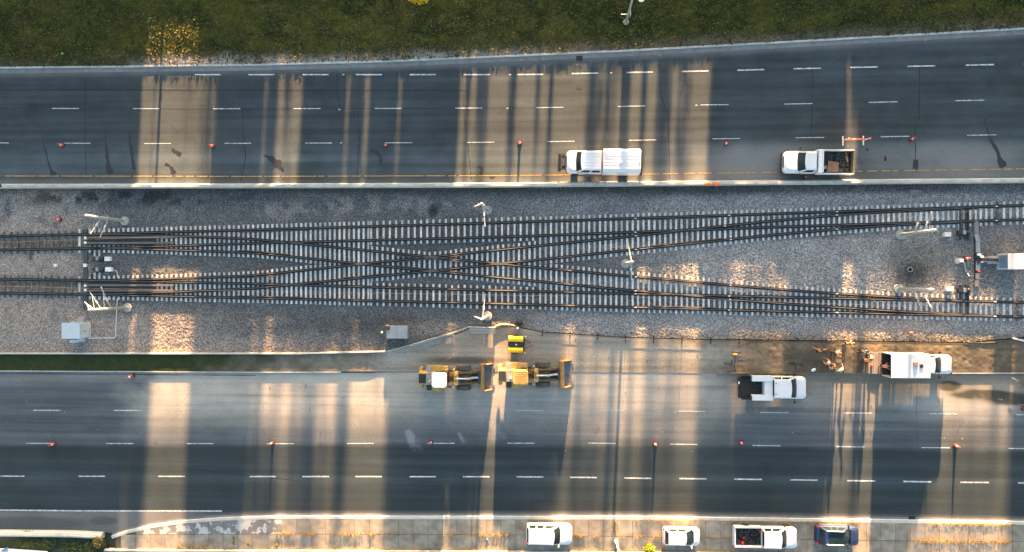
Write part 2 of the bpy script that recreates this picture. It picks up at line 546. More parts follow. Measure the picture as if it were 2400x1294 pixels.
def c_med(px, py, X, Y, t):
    n = fbm(X * .4, Y * .5, 100); n2 = fbm(X * 1.6, Y * 1.6, 103); st = streaks(X, Y, 107)
    gr = rgbmix((.018, .030, .012), (.040, .046, .018), n2)
    soil = rgbmix((.115, .10, .075), (.21, .185, .15), n2)
    conc = rgbmix((.20, .178, .145), (.35, .315, .26), np.clip(.5 + 1.4 * (st - .5) + .8 * (n - .5), 0, 1))
    c = rgbmix(gr, soil, sst(480, 800, px + 300 * (n - .5)))
    c = rgbmix(c, conc, sst(850, 920, px + 30 * (n - .5)))
    dirt = rgbmix((.07, .058, .042), (.15, .122, .085), np.clip(n2 * 1.3 - .1, 0, 1))
    dirt = rgbmix(dirt, (.06, .055, .045), .7 * np.clip(blob(px, py, 1960, 855, 110, 30, .6) + blob(px, py, 1900, 845, 60, 24, .6), 0, 1) * (.4 + n))
    dirt = rgbmix(dirt, (.26, .20, .115), .7 * blob(px, py, 2110, 812, 110, 16, .7))  # warm sunlit patch painted into the dirt colour
    c = rgbmix(c, dirt, sst(1560, 1800, px + 330 * (n - .5) + 160 * (n2 - .5)))
    c = rgbmix(c, (.22, .19, .14), sst(1730, 1850, px) * sst(1880, 1800, px) * .5 * sst(.4, .6, n2))
    tr = np.exp(-((py - 860 - 6 * n) / 5) ** 2) * flat_part(px) * .4
    tr = np.maximum(tr, np.clip(blob(px, py, 1085, 845, 90, 9, .6), 0, 1) * .85)
    c = rgbmix(c, (.075, .068, .06), np.clip(tr, 0, 1))
    return c


def z_med(px, py, X, Y, t):
    fl = flat_part(px)
    rough = (vnoise(X * 3, Y * 3, 109) - .5) * .05 * sst(0, .15, t) * sst(1, .85, t) * (1 - fl)
    return .004 + .14 * (1 - fl) + rough


sheet('median_ground', lambda x: L_FEN(x) + 2, lambda x: L_MK(x) - 3, XA, XB, 1100, 36, MEDG, z_med, c_med)

# ---- kerbs, walls and barriers, piece by piece
CONC = M('cast_concrete', (.40, .385, .35), .85, var=.22, scale=1.6, bump=.15, bscale=50, rand=.10)
CONCD = M('gutter_concrete', (.165, .165, .16), .9, var=.2, scale=1.2, bump=.15, bscale=50, rand=.10)
CONCL = M('pale_concrete', (.46, .44, .40), .8, var=.12, scale=1.5, bump=.1, bscale=60, rand=.06)


def run_pieces(parent, name, fn, xs, prof, mat, gap=.012, bevel=0):
    out = []
    for a, b in zip(xs[:-1], xs[1:]):
        p = P(a, float(fn(a))); q = P(b, float(fn(b)))
        d = (q - p).normalized(); s = Vector((d.y, -d.x, 0))
        c = (p + q) / 2; h = (q - p).length / 2 - gap / 2
        m = MB().rings([[d * -h + s * o + Vector((0, 0, z)) for o, z in prof], [d * h + s * o + Vector((0, 0, z)) for o, z in prof]])
        o = m.build(name, mat, parent, bevel=bevel); o.location = c
        out.append(o)
    return out


k1 = struct(link('kerb', None))
xs = list(range(-400, 2801, 100))
run_pieces(k1, 'kerb_stone', L_KERB, xs, [(-.03, -.2), (-.03, .135), (.11, .135), (.15, .11), (.17, .028), (.17, -.2)], CONC)
run_pieces(k1, 'gutter_slab', lambda x: L_KERB(x) + 3.75, xs, [(0, -.2), (0, .02), (.50, .008), (.50, -.2)], CONCD)

wall = thing('median_barrier', 'long cast concrete barrier between the upper road and the tracks', 'barrier', (0, 0, 0))
run_pieces(wall, 'barrier_segment', L_BARN, list(range(-396, 2801, 33)), [(.01, -.3), (.01, .10), (.17, .38), (.27, 1.02), (.54, 1.02), (.565, -.3)], CONC, .02)

lw = thing('low_wall', 'low pale concrete wall between the ballast and the grass median', 'wall')
LWY = lambda x: L_FEN(x) - 1.5
run_pieces(lw, 'wall_segment', LWY, [-400, -300, -200, -100, 0, 100, 200, 300, 400, 500, 600, 700, 800, 905], [(0, -.2), (0, .36), (.15, .36), (.15, -.2)], CONCL)

k2 = struct(link('median_kerb', None))
run_pieces(k2, 'kerb_stone', lambda x: L_MK(x) - 3, list(range(-400, 900, 100)), [(0, -.2), (0, .15), (.11, .15), (.14, .01), (.14, -.2)], CONC)
run_pieces(k2, 'kerb_stone', lambda x: L_MK(x) - 3, [800 + 80 * i for i in range(1, 12)], [(0, -.2), (0, .022), (.11, .022), (.14, .006), (.14, -.2)], CONCD)
DIRTK = M('dirt_caked_concrete', (.15, .125, .095), .95, var=.45, scale=2.5, bump=.3, bscale=30, rand=.2)
run_pieces(k2, 'kerb_stone', lambda x: L_MK(x) - 3, [1680, 1780, 1880, 1980, 2080, 2180, 2230], [(0, -.2), (0, .14), (.11, .13), (.16, .01), (.16, -.2)], DIRTK)
run_pieces(k2, 'kerb_stone', lambda x: L_MK(x) - 3, [2230, 2330, 2430, 2530, 2630, 2730], [(0, -.2), (0, .15), (.11, .15), (.14, .01), (.14, -.2)], CONC)

# south side: gutter, kerb, pavement slabs, low parapet
k3 = struct(link('pavement_kerb', None))
xs = [262, 300, 330, 360, 395, 430, 475, 520, 585] + list(range(650, 2101, 100)) + [2128] + list(range(2146, 2800, 100))
run_pieces(k3, 'gutter_slab', L_RB, xs, [(0, -.2), (0, .006), (.22, .012), (.22, -.2)], CONCD)
run_pieces(k3, 'kerb_stone', lambda x: L_RB(x) + 4.8, xs, [(0, -.2), (0, .012), (.05, .135), (.36, .14), (.36, -.2)], CONCL)
SLAB = M('pavement_slab', (.245, .212, .165), .9, var=.34, scale=.9, bump=.35, bscale=22, rand=.13)
t_ = NT('salt_stained_slab'); p_ = t_.pos()                       # white wash worn off in ragged patches
f_ = t_.rng(t_.noise(p_, .9, 6, .68), .49, .53, 0, 1)
t_.link(t_.mix((.16, .155, .145), (.42, .41, .39), f_), t_.b.inputs['Base Color']); t_.b.inputs['Roughness'].default_value = .9
SLABW = t_.m
pv = struct(link('pavement', None))
bed = sheet('pavement_bed', lambda x: L_SK(x) + .6, lambda x: L_LOW(x) + 2, 270, XB, 260, 6, M('slab_joint_soil', (.085, .072, .052), .95, var=.3, scale=4), z=.10)
bed.parent = pv
sx = list(np.arange(285, 2790, 34.2))
for a, b in zip(sx[:-1], sx[1:]):
    for f0, f1, row in ((L_SK, L_MID, 0), (L_MID, L_LOW, 1)):
        y0a, y0b, y1a, y1b = float(f0(a)) + .9, float(f0(b)) + .9, float(f1(a)), float(f1(b))
        if row: y0a += .3; y0b += .3
        if y1a - y0a < 3: continue
        z = .135 + random.uniform(-.006, .004)
        vs = [P(a + .35, y0a), P(b - .35, y0b), P(b - .35, y1b), P(a + .35, y1a)]
        c = sum(vs, Vector()) / 4
        m = MB().rings([[v - c + Vector((0, 0, .06)) for v in vs], [v - c + Vector((0, 0, z + random.uniform(-.004, .004))) for v in vs]])
        o = m.build('paving_slab', SLABW if (row == 0 and a < 645) else SLAB, pv); o.location = c
pw = thing('parapet', 'thin bright concrete edging along the bottom of the pavement', 'edging')
run_pieces(pw, 'edging_segment', lambda x: L_LOW(x) + 1.2, [248, 330] + list(range(430, 2800, 100)), [(0, -.2), (0, .30), (.05, .33), (.2, .33), (.22, .30), (.22, -.2)], CONCL, .015)
sheet('lower_bank', lambda x: np.where(x < 252, L_RB(x) + 15, L_LOW(x) + 5), lambda x: x * 0 + 2300, XA - 300, XB + 300, 420, 90, GRASS,
      lambda px, py, X, Y, t: .06 + .06 * vnoise(X * 1.3, Y * 1.3, 120) - 1.2 * sst(1330, 1500, py),
      lambda px, py, X, Y, t: rgbmix(rgbmix((.030, .045, .024), (.085, .088, .082), sst(.45, .6, fbm(X * .5, Y * .8, 122))), (.11, .085, .03), sst(250, 320, px) * .8), jit=.04)
wb = thing('shoulder_barrier', 'broad white concrete barrier beside the shoulder, bottom left', 'barrier')
run_pieces(wb, 'barrier_segment', L_RB, [-400, -250, -100, 20, 107, 172, 243], [(0, -.3), (0, .06), (.12, .2), (.2, .40), (.5, .44), (.66, .40), (.72, -.3)], CONCL, .02)

# ================================================================== RAILWAY
def smooth_line(pts, step=20, k=5, x0=None, x1=None):
    f = lerp_pts(pts)
    x = np.arange(pts[0][0] if x0 is None else x0, (pts[-1][0] if x1 is None else x1) + 1, step)
    y = f(x); yy = np.concatenate([np.full(k, y[0]), y, np.full(k, y[-1])])
    ext = 2 * y[0] - y[k:0:-1], 2 * y[-1] - y[-2:-k - 2:-1]
    yy = np.concatenate([ext[0], y, ext[1]])
    y = np.convolve(yy, np.ones(2 * k + 1) / (2 * k + 1), 'same')[k:-k]
    return list(zip(x, y))


UT = [(-400, 564), (0, 554), (200, 549.5), (600, 539), (1200, 521.5), (1800, 502), (2400, 481.7), (2800, 468)]
UB = [(-400, 596), (0, 586), (200, 583), (600, 570.5), (1200, 555), (1800, 533), (2400, 515), (2800, 501)]
LT = [(-400, 648), (0, 654.5), (200, 657), (600, 665.5), (1200, 682), (1800, 696), (2400, 709), (2800, 718)]
LB = [(-400, 681), (0, 687), (200, 690), (600, 698.7), (1200, 713), (1800, 729), (2400, 743), (2800, 752)]
AT = [(212, 550.5), (300, 550), (400, 552.5), (600, 561), (848, 586), (1010, 602.5), (1170, 619), (1489, 649), (1800, 676.6), (1960, 688.5), (2100, 697.5), (2265, 705)]
AB = [(212, 581.5), (300, 583), (400, 586), (600, 593), (848, 619), (1010, 635.5), (1489, 682), (1800, 709.6), (1960, 720.5), (2100, 730), (2265, 738)]
BT = [(212, 658.5), (300, 656), (400, 654), (600, 646), (848, 619), (1010, 602.5), (1489, 553), (1800, 519), (1960, 504.5), (2100, 495.5), (2265, 488.5)]
BB = [(212, 688.5), (300, 688), (400, 685.5), (600, 676), (1010, 635.5), (1170, 619), (1489, 585), (1800, 552), (1960, 537.5), (2100, 527.5), (2265, 520.5)]
fUT, fUB, fLT, fLB, fAT, fAB, fBT, fBB = [lerp_pts(q) for q in (UT, UB, LT, LB, AT, AB, BT, BB)]

RUST = M('rusty_rail_steel', (.012, .011, .010), .9, var=.35, scale=4)
HEAD = M('worn_rail_head', (.085, .082, .08), .5, .2, var=.25, scale=1.5)
SLEEP = M('concrete_sleeper', (.49, .47, .435), .88, var=.40, scale=6, bump=.2, bscale=60, rand=.24)
SLEEPD = M('dirty_sleeper', (.115, .105, .085), .92, var=.45, scale=4, bump=.3, bscale=30, rand=.25)
PLATE = M('oily_fastening', (.022, .021, .02), .7, var=.4, scale=5)
PAINTW = M('white_paint', (.78, .78, .77), .55, var=.05)


def rail(parent, pts, zf=.07, w=.30):
    """a rail as one swept foot and web with its worn head as a sub-part"""
    pw_ = [P(x, y) for x, y in pts]
    def sweep(prof, name, mat, par):
        rs = []
        for i, p in enumerate(pw_):
            d = (pw_[min(i + 1, len(pw_) - 1)] - pw_[max(i - 1, 0)]).normalized(); s = Vector((-d.y, d.x, 0))
            rs.append([p + s * o + Vector((0, 0, z)) for o, z in prof])
        return MB().rings(rs).build(name, mat, par)
    r = sweep([(-w / 2, zf), (w / 2, zf), (w / 2, zf + .02), (.015, zf + .05), (.015, zf + .12), (-.015, zf + .12), (-.015, zf + .05), (-w / 2, zf + .02)], 'rail', RUST, parent)
    sweep([(-.036, zf + .12), (.036, zf + .12), (.036, zf + .155), (.028, zf + .165), (-.028, zf + .165), (-.036, zf + .155)], 'rail_head', HEAD, r)
    return r


def sleeper_at(parent, x, y0, y1, mat, w=.25, top=.07):
    a = P(x, y0); b = P(x, y1); c = (a + b) / 2; l = (b - a).length
    key = (round(l, 1), mat.name, w)
    if key not in SLM:
        SLM[key] = MB().box(-w / 2, w / 2, -key[0] / 2, key[0] / 2, -.12, top, .02, .02).mesh('sleeper', mat)
    o = link('sleeper', SLM[key], parent, c)
    o.rotation_euler = (0, 0, math.atan2(b.y - a.y, b.x - a.x) + PI / 2 + random.uniform(-.008, .008))
    o.location.z = random.uniform(-.012, .006)
    return o


SLM = {}
up = thing('railway_track', 'upper railway track with concrete sleepers, nearest the barrier', 'railway track')
lo = thing('railway_track', 'lower railway track with concrete sleepers, nearest the loaders', 'railway track')
xa = thing('rail_crossover', 'crossover running down from the upper to the lower track', 'railway track')
xb = thing('rail_crossover', 'crossover running up from the lower to the upper track', 'railway track')
for q in (UT, UB): rail(up, smooth_line(q))
for q in (LT, LB): rail(lo, smooth_line(q))
for q in (AT, AB): rail(xa, smooth_line(q, 15, 4))
for q in (BT, BB): rail(xb, smooth_line(q, 15, 4), .075)

plates = {up: MB(), lo: MB(), xa: MB()}


def tie(par, x, y0, y1, mat, cross):
    sleeper_at(par, x, y0, y1, mat)
    for y in cross:
        c = P(x, y); plates[par].box(c.x - .10, c.x + .10, c.y - .17, c.y + .17, .06, .085)


x = -400.0
while x < 192:                                                   # old, half-buried sleepers
    for par, t, b in ((up, fUT, fUB), (lo, fLT, fLB)):
        tie(par, x + random.uniform(-1, 1), float(t(x)) - 10, float(b(x)) + 10, SLEEPD, (t(x), b(x)))
    x += 15.8
for x in [187] + list(np.arange(211, 868, 11.25)):
    u1 = min(float(fAB(x)) + 11, 618.6 if x > 745 else 999); l0 = max(float(fBT(x)) - 11, 619.4 if x > 745 else 0)
    if x < 200: u1, l0 = float(fUB(x)) + 10, float(fLT(x)) - 10
    if x in (222.25, 233.5): u1 += 18; l0 -= 18
    tie(up, x, float(fUT(x)) - 13, u1, SLEEP, (fUT(x), fUB(x), fAT(x), fAB(x)))
    tie(lo, x, l0, float(fLB(x)) + 12, SLEEP, (fLT(x), fLB(x), fBT(x), fBB(x)))
for x in np.arange(870, 1262, 14.6):
    tie(up, x, float(fUT(x)) - 13, float(fUB(x)) + 11, SLEEP, (fUT(x), fUB(x)))
    tie(lo, x, float(fLT(x)) - 11, float(fLB(x)) + 12, SLEEP, (fLT(x), fLB(x)))
for x in np.arange(872, 1262, 12.3):
    y0 = min(fAT(x), fBT(x)) - 12; y1 = max(fAB(x), fBB(x)) + 12
    tie(xa, x, float(y0), float(y1), SLEEP, (fAT(x), fAB(x), fBT(x), fBB(x)))
sw = np.arange(1266, 2290, 12.75)
for x in sw:
    u1 = float(fBB(x)) + 12; l0 = float(fAT(x)) - 12
    if x < 1330: u1 = min(u1, 618.6); l0 = max(l0, 619.4)
    if x > 2265: u1, l0 = float(fUB(x)) + 12, float(fLT(x)) - 12
    if 2243 < x < 2266: u1 += 16; l0 -= 16
    tie(up, x, float(fUT(x)) - 12, u1, SLEEP, (fUT(x), fUB(x), fBT(x), fBB(x)))
    tie(lo, x, l0, float(fLB(x)) + 12, SLEEP, (fLT(x), fLB(x), fAT(x), fAB(x)))
x = 2298.0
while x < 2800:
    for par, t, b in ((up, fUT, fUB), (lo, fLT, fLB)):
        tie(par, x, float(t(x)) - 11, float(b(x)) + 11, SLEEP if x < 2330 else SLEEPD if random.random() < .2 else SLEEP, (t(x), b(x)))
    x += 13 if x < 2325 else 15.6
for par, m in plates.items():
    m.build('tie_plates', PLATE, par, fix=False)['kind'] = 'stuff'

# check rails beside the frogs and wings at the diamond
def short_rail(par, f, dy, x0, x1):
    rail(par, [(x, float(f(x)) + dy) for x in np.linspace(x0, x1, 8)], .075, .12)
short_rail(up, fUT, 4.2, 560, 720); short_rail(lo, fLB, -4.2, 560, 715)
short_rail(xa, fAB, -4.2, 560, 680); short_rail(xb, fBT, 4.2, 560, 680)
short_rail(xa, fAT, 4.2, 930, 1090); short_rail(xb, fBT, 4.2, 930, 1090)
short_rail(xa, fAB, -4.2, 930, 1090); short_rail(xb, fBB, -4.2, 800, 910)
short_rail(up, fUT, 4, 1530, 1680); short_rail(lo, fLB, -4, 1530, 1680)
short_rail(xb, fBB, -4, 1530, 1690); short_rail(xa, fAT, 4, 1530, 1690)
for par, f, xx in ((up, fUT, (1489, 1708, 1960, 2333)), (up, fUB, (1489, 2333)), (xb, fBT, (1490, 1698, 1960)), (xb, fBB, (1490, 1712, 1960)),
                   (lo, fLT, (1489, 1708, 2330)), (lo, fLB, (1489, 1708, 1960, 2330)), (xa, fAT, (1490, 1711, 1960)), (xa, fAB, (1489, 1710))):
    for x in xx:
        c = P(x, float(f(x))); MB().box(-.17, .17, -.05, .05, .15, .25, .1, .01).build('joint_bar', PAINTW, par).location = c
for par, x, y in ((xa, 848, 619), (xb, 1170, 619), (xa, 1010, 602.5), (xb, 1010, 635.5)):     # cast frogs
    c = P(x, y); MB().sprism([(-.75, .09), (.75, .09), (.55, .25), (-.55, .25)], -.11, .11).build('cast_frog', HEAD, par).location = c
for par, f1, f2, x in ((up, fUB, fAT, 690), (lo, fLT, fBB, 690), (up, fUB, fBT, 1610), (lo, fLT, fAB, 1620)):
    y = (float(f1(x)) + float(f2(x))) / 2
    c = P(x, y); o = MB().sprism([(-1.7, .09), (1.7, .09), (1.2, .225), (-1.2, .225)], -.1, .1).build('cast_frog', RUST, par); o.location = c
    o.rotation_euler.z = math.atan2(-(float(f1(x + 40)) - float(f1(x - 40))), 80)

# covered switch gear between the rails at the west end
TRAY = M('oily_tray', (.02, .02, .02), .6, var=.4, scale=3)
BOARD = M('grey_cover_board', (.11, .10, .085), .8, var=.15, scale=2)
for par, t, b, y1, y2 in ((up, fUT, fUB, 557, 570), (lo, fLT, fLB, 668.5, 681)):
    p = P(207, float(t(207)) + 4); q = P(368, float(b(330)) - 4)
    MB().box(p.x, q.x, q.y, p.y, .05, .10).build('heater_tray', TRAY, par)
    for yy in (y1, y2):
        a = P(207, yy); c = P(409, yy)
        MB().box(a.x, c.x, a.y - .11, a.y + .11, .10, .21).build('cover_board', BOARD, par)
    for xx in (203,):
        for yy in (y1 + 1, y2 - 1):
            a = P(xx, yy); MB().box(a.x - .11, a.x + .11, a.y - .13, a.y + .13, .1, .3).build('junction_box', PAINTW, par, bevel=.02)
# throw bars at the east end
for par, y0, y1 in ((up, 487, 562), (lo, 668, 742)):
    for xx in (2249, 2262, 2268):
        a = P(xx, y0); c = P(xx, y1)
        MB().box(a.x - .09, a.x + .09, c.y, a.y, .075, .14).build('throw_bar', PLATE, par)
for par, y0, y1 in ((up, 545, 597), (lo, 643, 688)):
    a = P(217, y0); c = P(217, y1)
    MB().box(a.x - .1, a.x + .1, c.y, a.y, .075, .14).build('throw_bar', PLATE, par)

GREYM = M('galvanised_steel', (.30, .31, .31), .5, .3, var=.15, scale=3)
DARKM = M('dark_machine_steel', (.035, .037, .04), .55, .2, var=.3, scale=4)
CABG = M('cabinet_grey_blue', (.44, .49, .53), .5, var=.06, scale=1.5)
CREAM = M('cream_sheet_metal', (.60, .58, .53), .6, var=.08, scale=1.5)


def switch_machine(x, y, label):
    t = thing('switch_machine', label, 'switch machine', P(x, y), 0, 'switch machines')
    MB().box(-.62, .62, -.22, .22, .02, .30).build('body', DARKM, t, bevel=.04)
    MB().box(-.17, .17, -.24, .24, .28, .40, .03, .03).build('cover', GREYM, t, bevel=.02)
    MB().lathe([(.2, 0), (.2, .3), (.15, .36)], 12, (.45, 0, .02)).build('motor', DARKM, t, smooth=True)
    MB().box(-.95, .6, -.32, -.26, .04, .1).build('connecting_rod', PLATE, t)


switch_machine(232, 606, 'switch machine below the upper track, left end')
switch_machine(232, 632, 'switch machine above the lower track, left end')
switch_machine(2256, 545, 'switch machine below the upper track, right end')
switch_machine(2257, 680, 'switch machine above the lower track, right end')


def small_box(name, x, y, w, d, h, label, cat, mat, rz=0):
    t = thing(name, label, cat, P(x, y), rz)
    MB().box(-w / 2, w / 2, -d / 2, d / 2, -.05, h).build('case', mat, t, bevel=.015)
    MB().box(-w / 2 - .02, w / 2 + .02, -d / 2 - .02, d / 2 + .02, h, h + .04).build('lid', mat, t, bevel=.01)
    return t


PWT = M('white_painted_steel', (.72, .72, .72), .5, var=.05)

small_box('relay_box', 256.5, 607, .64, .46, .35, 'small tan relay box beside the left switch machine', 'relay box', CREAM)
small_box('relay_box', 259, 631.5, .64, .46, .40, 'small white relay box with a conduit near the left switches', 'relay box', PWT)
small_box('relay_box', 2216, 550, .64, .42, .40, 'small grey relay box under the upper right switch', 'relay box', CREAM)
small_box('relay_box', 2221, 677, .66, .44, .42, 'small white relay box beside the lower right switch', 'relay box', PWT)
small_box('marker_box', 133, 622, .24, .32, .3, 'tiny white box on the stones at the far left', 'box', PWT)
small_box('marker_box', 2247, 611, .34, .32, .5, 'little white box on a round pad in the right ballast', 'box', PWT)
tag(MB().lathe([(.32, -.05), (.32, .05), (.28, .07)], 20).build('round_pad', CONC, smooth=False), 'round concrete pad under the little white box', 'pad').location = P(2244, 612)
small_box('cable_pit', 2145, 452, 1.2, .62, .08, 'flat concrete cable pit lid below the barrier, right', 'pit lid', CONCD)
# cable troughs
CT = M('trough_lid_green_grey', (.05, .06, .055), .8, var=.2, scale=2)
tr = thing('cable_trough', 'dark lidded cable trough crossing both tracks at the left switches', 'cable trough')
for y0, y1, m in ((537, 545, CT), (588, 612, CT), (612.5, 618, CT), (626.5, 651, CT), (692, 712, CT), (712.5, 722, CT)):
    a = P(201, y0); b = P(201, y1); MB().box(a.x - .25, a.x + .25, b.y, a.y - .01, -.05, .10).build('trough_lid', m, tr)
a = P(201, 622); MB().box(a.x - .17, a.x + .17, a.y - .19, a.y + .19, -.05, .2).build('junction_box', PAINTW, tr)
tr = thing('cable_trough', 'grey segmented cable trough with bend running between the right switches', 'cable trough')
for x, y0, y1, m in ((2286, 516, 548, M('trough_grey', (.17, .165, .15), .8, var=.15)), (2290, 567, 592, GREYM), (2290, 613, 634, GREYM), (2289, 640, 655, MATS['trough_grey']), (2287, 656, 672, MATS['trough_grey'])):
    a = P(x, y0); b = P(x, y1); MB().box(a.x - .21, a.x + .21, b.y, a.y - .01, -.05, .20).build('trough_lid', m, tr, bevel=.01)
a = P(2286, 549); b = P(2290, 566)
MB().rings([[(a.x - .2, a.y, -.05), (a.x + .2, a.y, -.05), (a.x + .2, a.y, .2), (a.x - .2, a.y, .2)], [(b.x - .2, b.y, -.05), (b.x + .22, b.y, -.05), (b.x + .22, b.y, .2), (b.x - .2, b.y, .2)]]).build('trough_bend', GREYM, tr)
a = P(2284, 500); b = P(2284, 670)
MB().box(a.x - .08, a.x + .04, b.y, a.y, .0, .05).build('dark_channel', PLATE, tr)

# ================================================================== VEHICLES
WHITE = M('white_car_paint', (.62, .62, .63), .45, var=.02, coat=.15)
NAVY = M('navy_car_paint', (.010, .026, .08), .5, 0, var=.05, coat=.1)
GLASS = M('tinted_glass', (.010, .022, .026), .2, var=.3, scale=1.5, spec=.25)
TYRE = M('tyre_rubber', (.02, .02, .021), .85, var=.2, scale=6)
RIM = M('alloy_rim', (.45, .45, .46), .4, .7)
BLACK = M('black_plastic', (.016, .016, .017), .6, var=.25, scale=5)
BEDL = M('bed_liner', (.014, .014, .014), .9, var=.5, scale=9, bump=.6, bscale=40)
REDL = M('red_lens', (.45, .02, .02), .25)
LAMP = M('headlight_lens', (.65, .66, .66), .2)
ORANGE = M('safety_orange', (.85, .16, .02), .6, var=.08)
YEL = M('machine_yellow', (.50, .31, .085), .65, var=.34, scale=3.5)
YELB = M('bright_yellow', (.80, .52, .01), .45, var=.06)
STEEL = M('scuffed_steel', (.20, .20, .205), .45, .6, var=.35, scale=4)
SILV = M('silver_trim', (.62, .62, .63), .35, .6)


def rrect(x0, x1, hw, rf, rb, k=4, fy=1.0):
    pts = []
    for cx, cy, a0, r in ((x1 - rf, hw - rf * fy, 0, rf), (x0 + rb, hw - rb * fy, PI / 2, rb), (x0 + rb, -hw + rb * fy, PI, rb), (x1 - rf, -hw + rf * fy, 1.5 * PI, rf)):
        for i in range(k + 1):
            a = a0 + PI / 2 * i / k
            pts.append((cx + r * math.cos(a), cy + r * fy * math.sin(a)))
    return pts


def lofted(x0, x1, hw, levels, rf, rb, fy=1.0):
    """levels: (z, inset at front, inset at rear, inset at sides)"""
    return MB().rings([[(x, y, z) for x, y in rrect(x0 + b, x1 - f, hw - s, rf, rb, 4, fy)] for z, f, b, s in levels])


def pane(parent, name, quad, u0, u1, v0, v1, mat, off=.012, skew=0.0):
    A, B, C, D = [Vector(q) for q in quad]          # bottom-start, bottom-end, top-end, top-start
    f = lambda u, v: (A * (1 - u) + B * u) * (1 - v) + (D * (1 - u) + C * u) * v
    q = [f(u0, v0), f(u1, v0), f(u1 - skew, v1), f(u0 + (skew if skew < 0 else 0), v1)]
    n = (B - A).cross(D - A).normalized()
    c = (A + B + C + D) / 4
    if n.dot(Vector((c.x - CABC[0], c.y, c.z - CABC[1]))) < 0: n = -n
    return MB().rings([[p + n * .002 for p in q], [p + n * off for p in q]]).build(name, mat, parent)


CABC = [0, 0]


def wheel(t, x, y, r, w, rimr=.62):
    o = link('wheel', None, t, (x, y, r))
    MB().lathe([(r * .62, -w / 2), (r * .93, -w / 2), (r, -w * .36), (r, w * .36), (r * .93, w / 2), (r * .62, w / 2)], 20, (0, 0, 0), 'y').build('tyre', TYRE, o, smooth=False)
    MB().lathe([(r * rimr, -w * .46), (r * rimr, w * .46), (r * .2, w * .40)], 14, (0, 0, 0), 'y').build('rim', RIM, o)
    return o


def mirror(t, x, y, z, s, mat):
    m = MB().box(x - .07, x + .07, y if s > 0 else y - .28, y + .28 if s > 0 else y, z, z + .2)
    return m.build('mirror', mat, t, bevel=.03)


def cabin(t, xr0, xr1, xw1, xw0, zb, zr, hb, ht, paint, sides, ribs=0, rear=True, roofmat=None):
    """greenhouse: xr0/xr1 rear base and roof edge, xw1/xw0 front roof edge and windscreen base"""
    CABC[0] = (xr0 + xw0) / 2; CABC[1] = (zb + zr) / 2
    b = [(xr0, -hb, zb), (xw0, -hb, zb), (xw0, hb, zb), (xr0, hb, zb)]
    r = [(xr1, -ht, zr), (xw1, -ht, zr), (xw1, ht, zr), (xr1, ht, zr)]
    ks = np.linspace(-1, 1, 9); bow = .17
    fb = [(xw0 - bow * k * k, k * hb, zb) for k in ks]; fr = [(xw1 - bow * .7 * k * k, k * ht, zr) for k in ks]     # windscreen wraps round the cab
    MB().rings([[b[0]] + fb + [b[3]], [r[0]] + fr + [r[3]]]).build('cabin', paint, t)
    rp = [(x + .02, y * 1.02) for x, y, z in fr] + [(xr1 - .02, ht * 1.0), (xr1 - .02, -ht * 1.0)]
    cx_ = (xr1 + xw1) / 2
    sc = lambda q, f: [(cx_ + (x - cx_) * f, y * f) for x, y in q]
    rf = MB().rings([[(x, y, z) for x, y in sc(rp, f)] for z, f in ((zr - .02, 1.0), (zr + .025, .985), (zr + .05, .90))]).build('roof', roofmat or paint, t)
    for i in range(ribs):
        y = -ht + .2 + (2 * ht - .4) * i / max(1, ribs - 1)
        MB().box(xr1 + .16, xw1 - .24, y - .02, y + .02, zr + .05, zr + .062, .03, .008).build('roof_rib', roofmat or paint, rf)
    fbv = [Vector(q) for q in fb]; frv = [Vector(q) for q in fr]
    n_ = Vector((zr - zb, 0, xw0 - xw1)).normalized()
    q0 = [(a.lerp(c, .05)) for a, c in zip(fbv, frv)]; q1 = [(a.lerp(c, .94)) for a, c in zip(fbv, frv)]
    for q in (q0, q1):
        q[0] = q[0].lerp(q[1], .3); q[-1] = q[-1].lerp(q[-2], .3)
    loop = q0 + q1[::-1]
    ws = MB()
    m_ = len(q0)
    ws.add([p + n_ * .004 for p in q0] + [p + n_ * .004 for p in q1] + [p + n_ * .014 for p in q0] + [p + n_ * .014 for p in q1],
           [(2 * m_ + i, 2 * m_ + i + 1, 3 * m_ + i + 1, 3 * m_ + i) for i in range(m_ - 1)] + [(i, m_ + i, m_ + i + 1, i + 1) for i in range(m_ - 1)])
    ws.build('windscreen', GLASS, t, smooth=True)
    b[1] = fb[0]; b[2] = fb[-1]; r[1] = fr[0]; r[2] = fr[-1]
    if rear: pane(t, 'rear_window', (b[3], b[0], r[0], r[3]), .08, .92, .12, .92, GLASS)
    for s in (0, 1):
        q = (b[0], b[1], r[1], r[0]) if s == 0 else (b[3], b[2], r[2], r[3])
        for u0, u1 in sides:
            pane(t, 'side_window', q, u0, u1, .10, .88, GLASS, skew=.07 if u1 > .85 else 0)


def veh(name, label, cat, box, z, face, rz=0.0, group=None):
    x0, x1, y0, y1 = box
    a = P(x0, (y0 + y1) / 2, z); b = P(x1, (y0 + y1) / 2, z); c = P((x0 + x1) / 2, y0, z); d = P((x0 + x1) / 2, y1, z)
    t = thing(name, label, cat, ((a.x + b.x) / 2, (c.y + d.y) / 2, .0), rz + (0 if face > 0 else PI), group)
    return t, b.x - a.x, c.y - d.y


def lights(t, xf, xr, hw, zf, zr):
    for s in (-1, 1):
        MB().box(xf - .22, xf - .02, s * (hw - .36) - .16, s * (hw - .36) + .16, zf, zf + .17, .03, .03).build('headlight', LAMP, t, bevel=.02)
        if xr is not None: MB().box(xr - .015, xr + .13, s * (hw - .14) - .09, s * (hw - .14) + .09, zr, zr + .36, .02, .02).build('tail_light', REDL, t, bevel=.02)


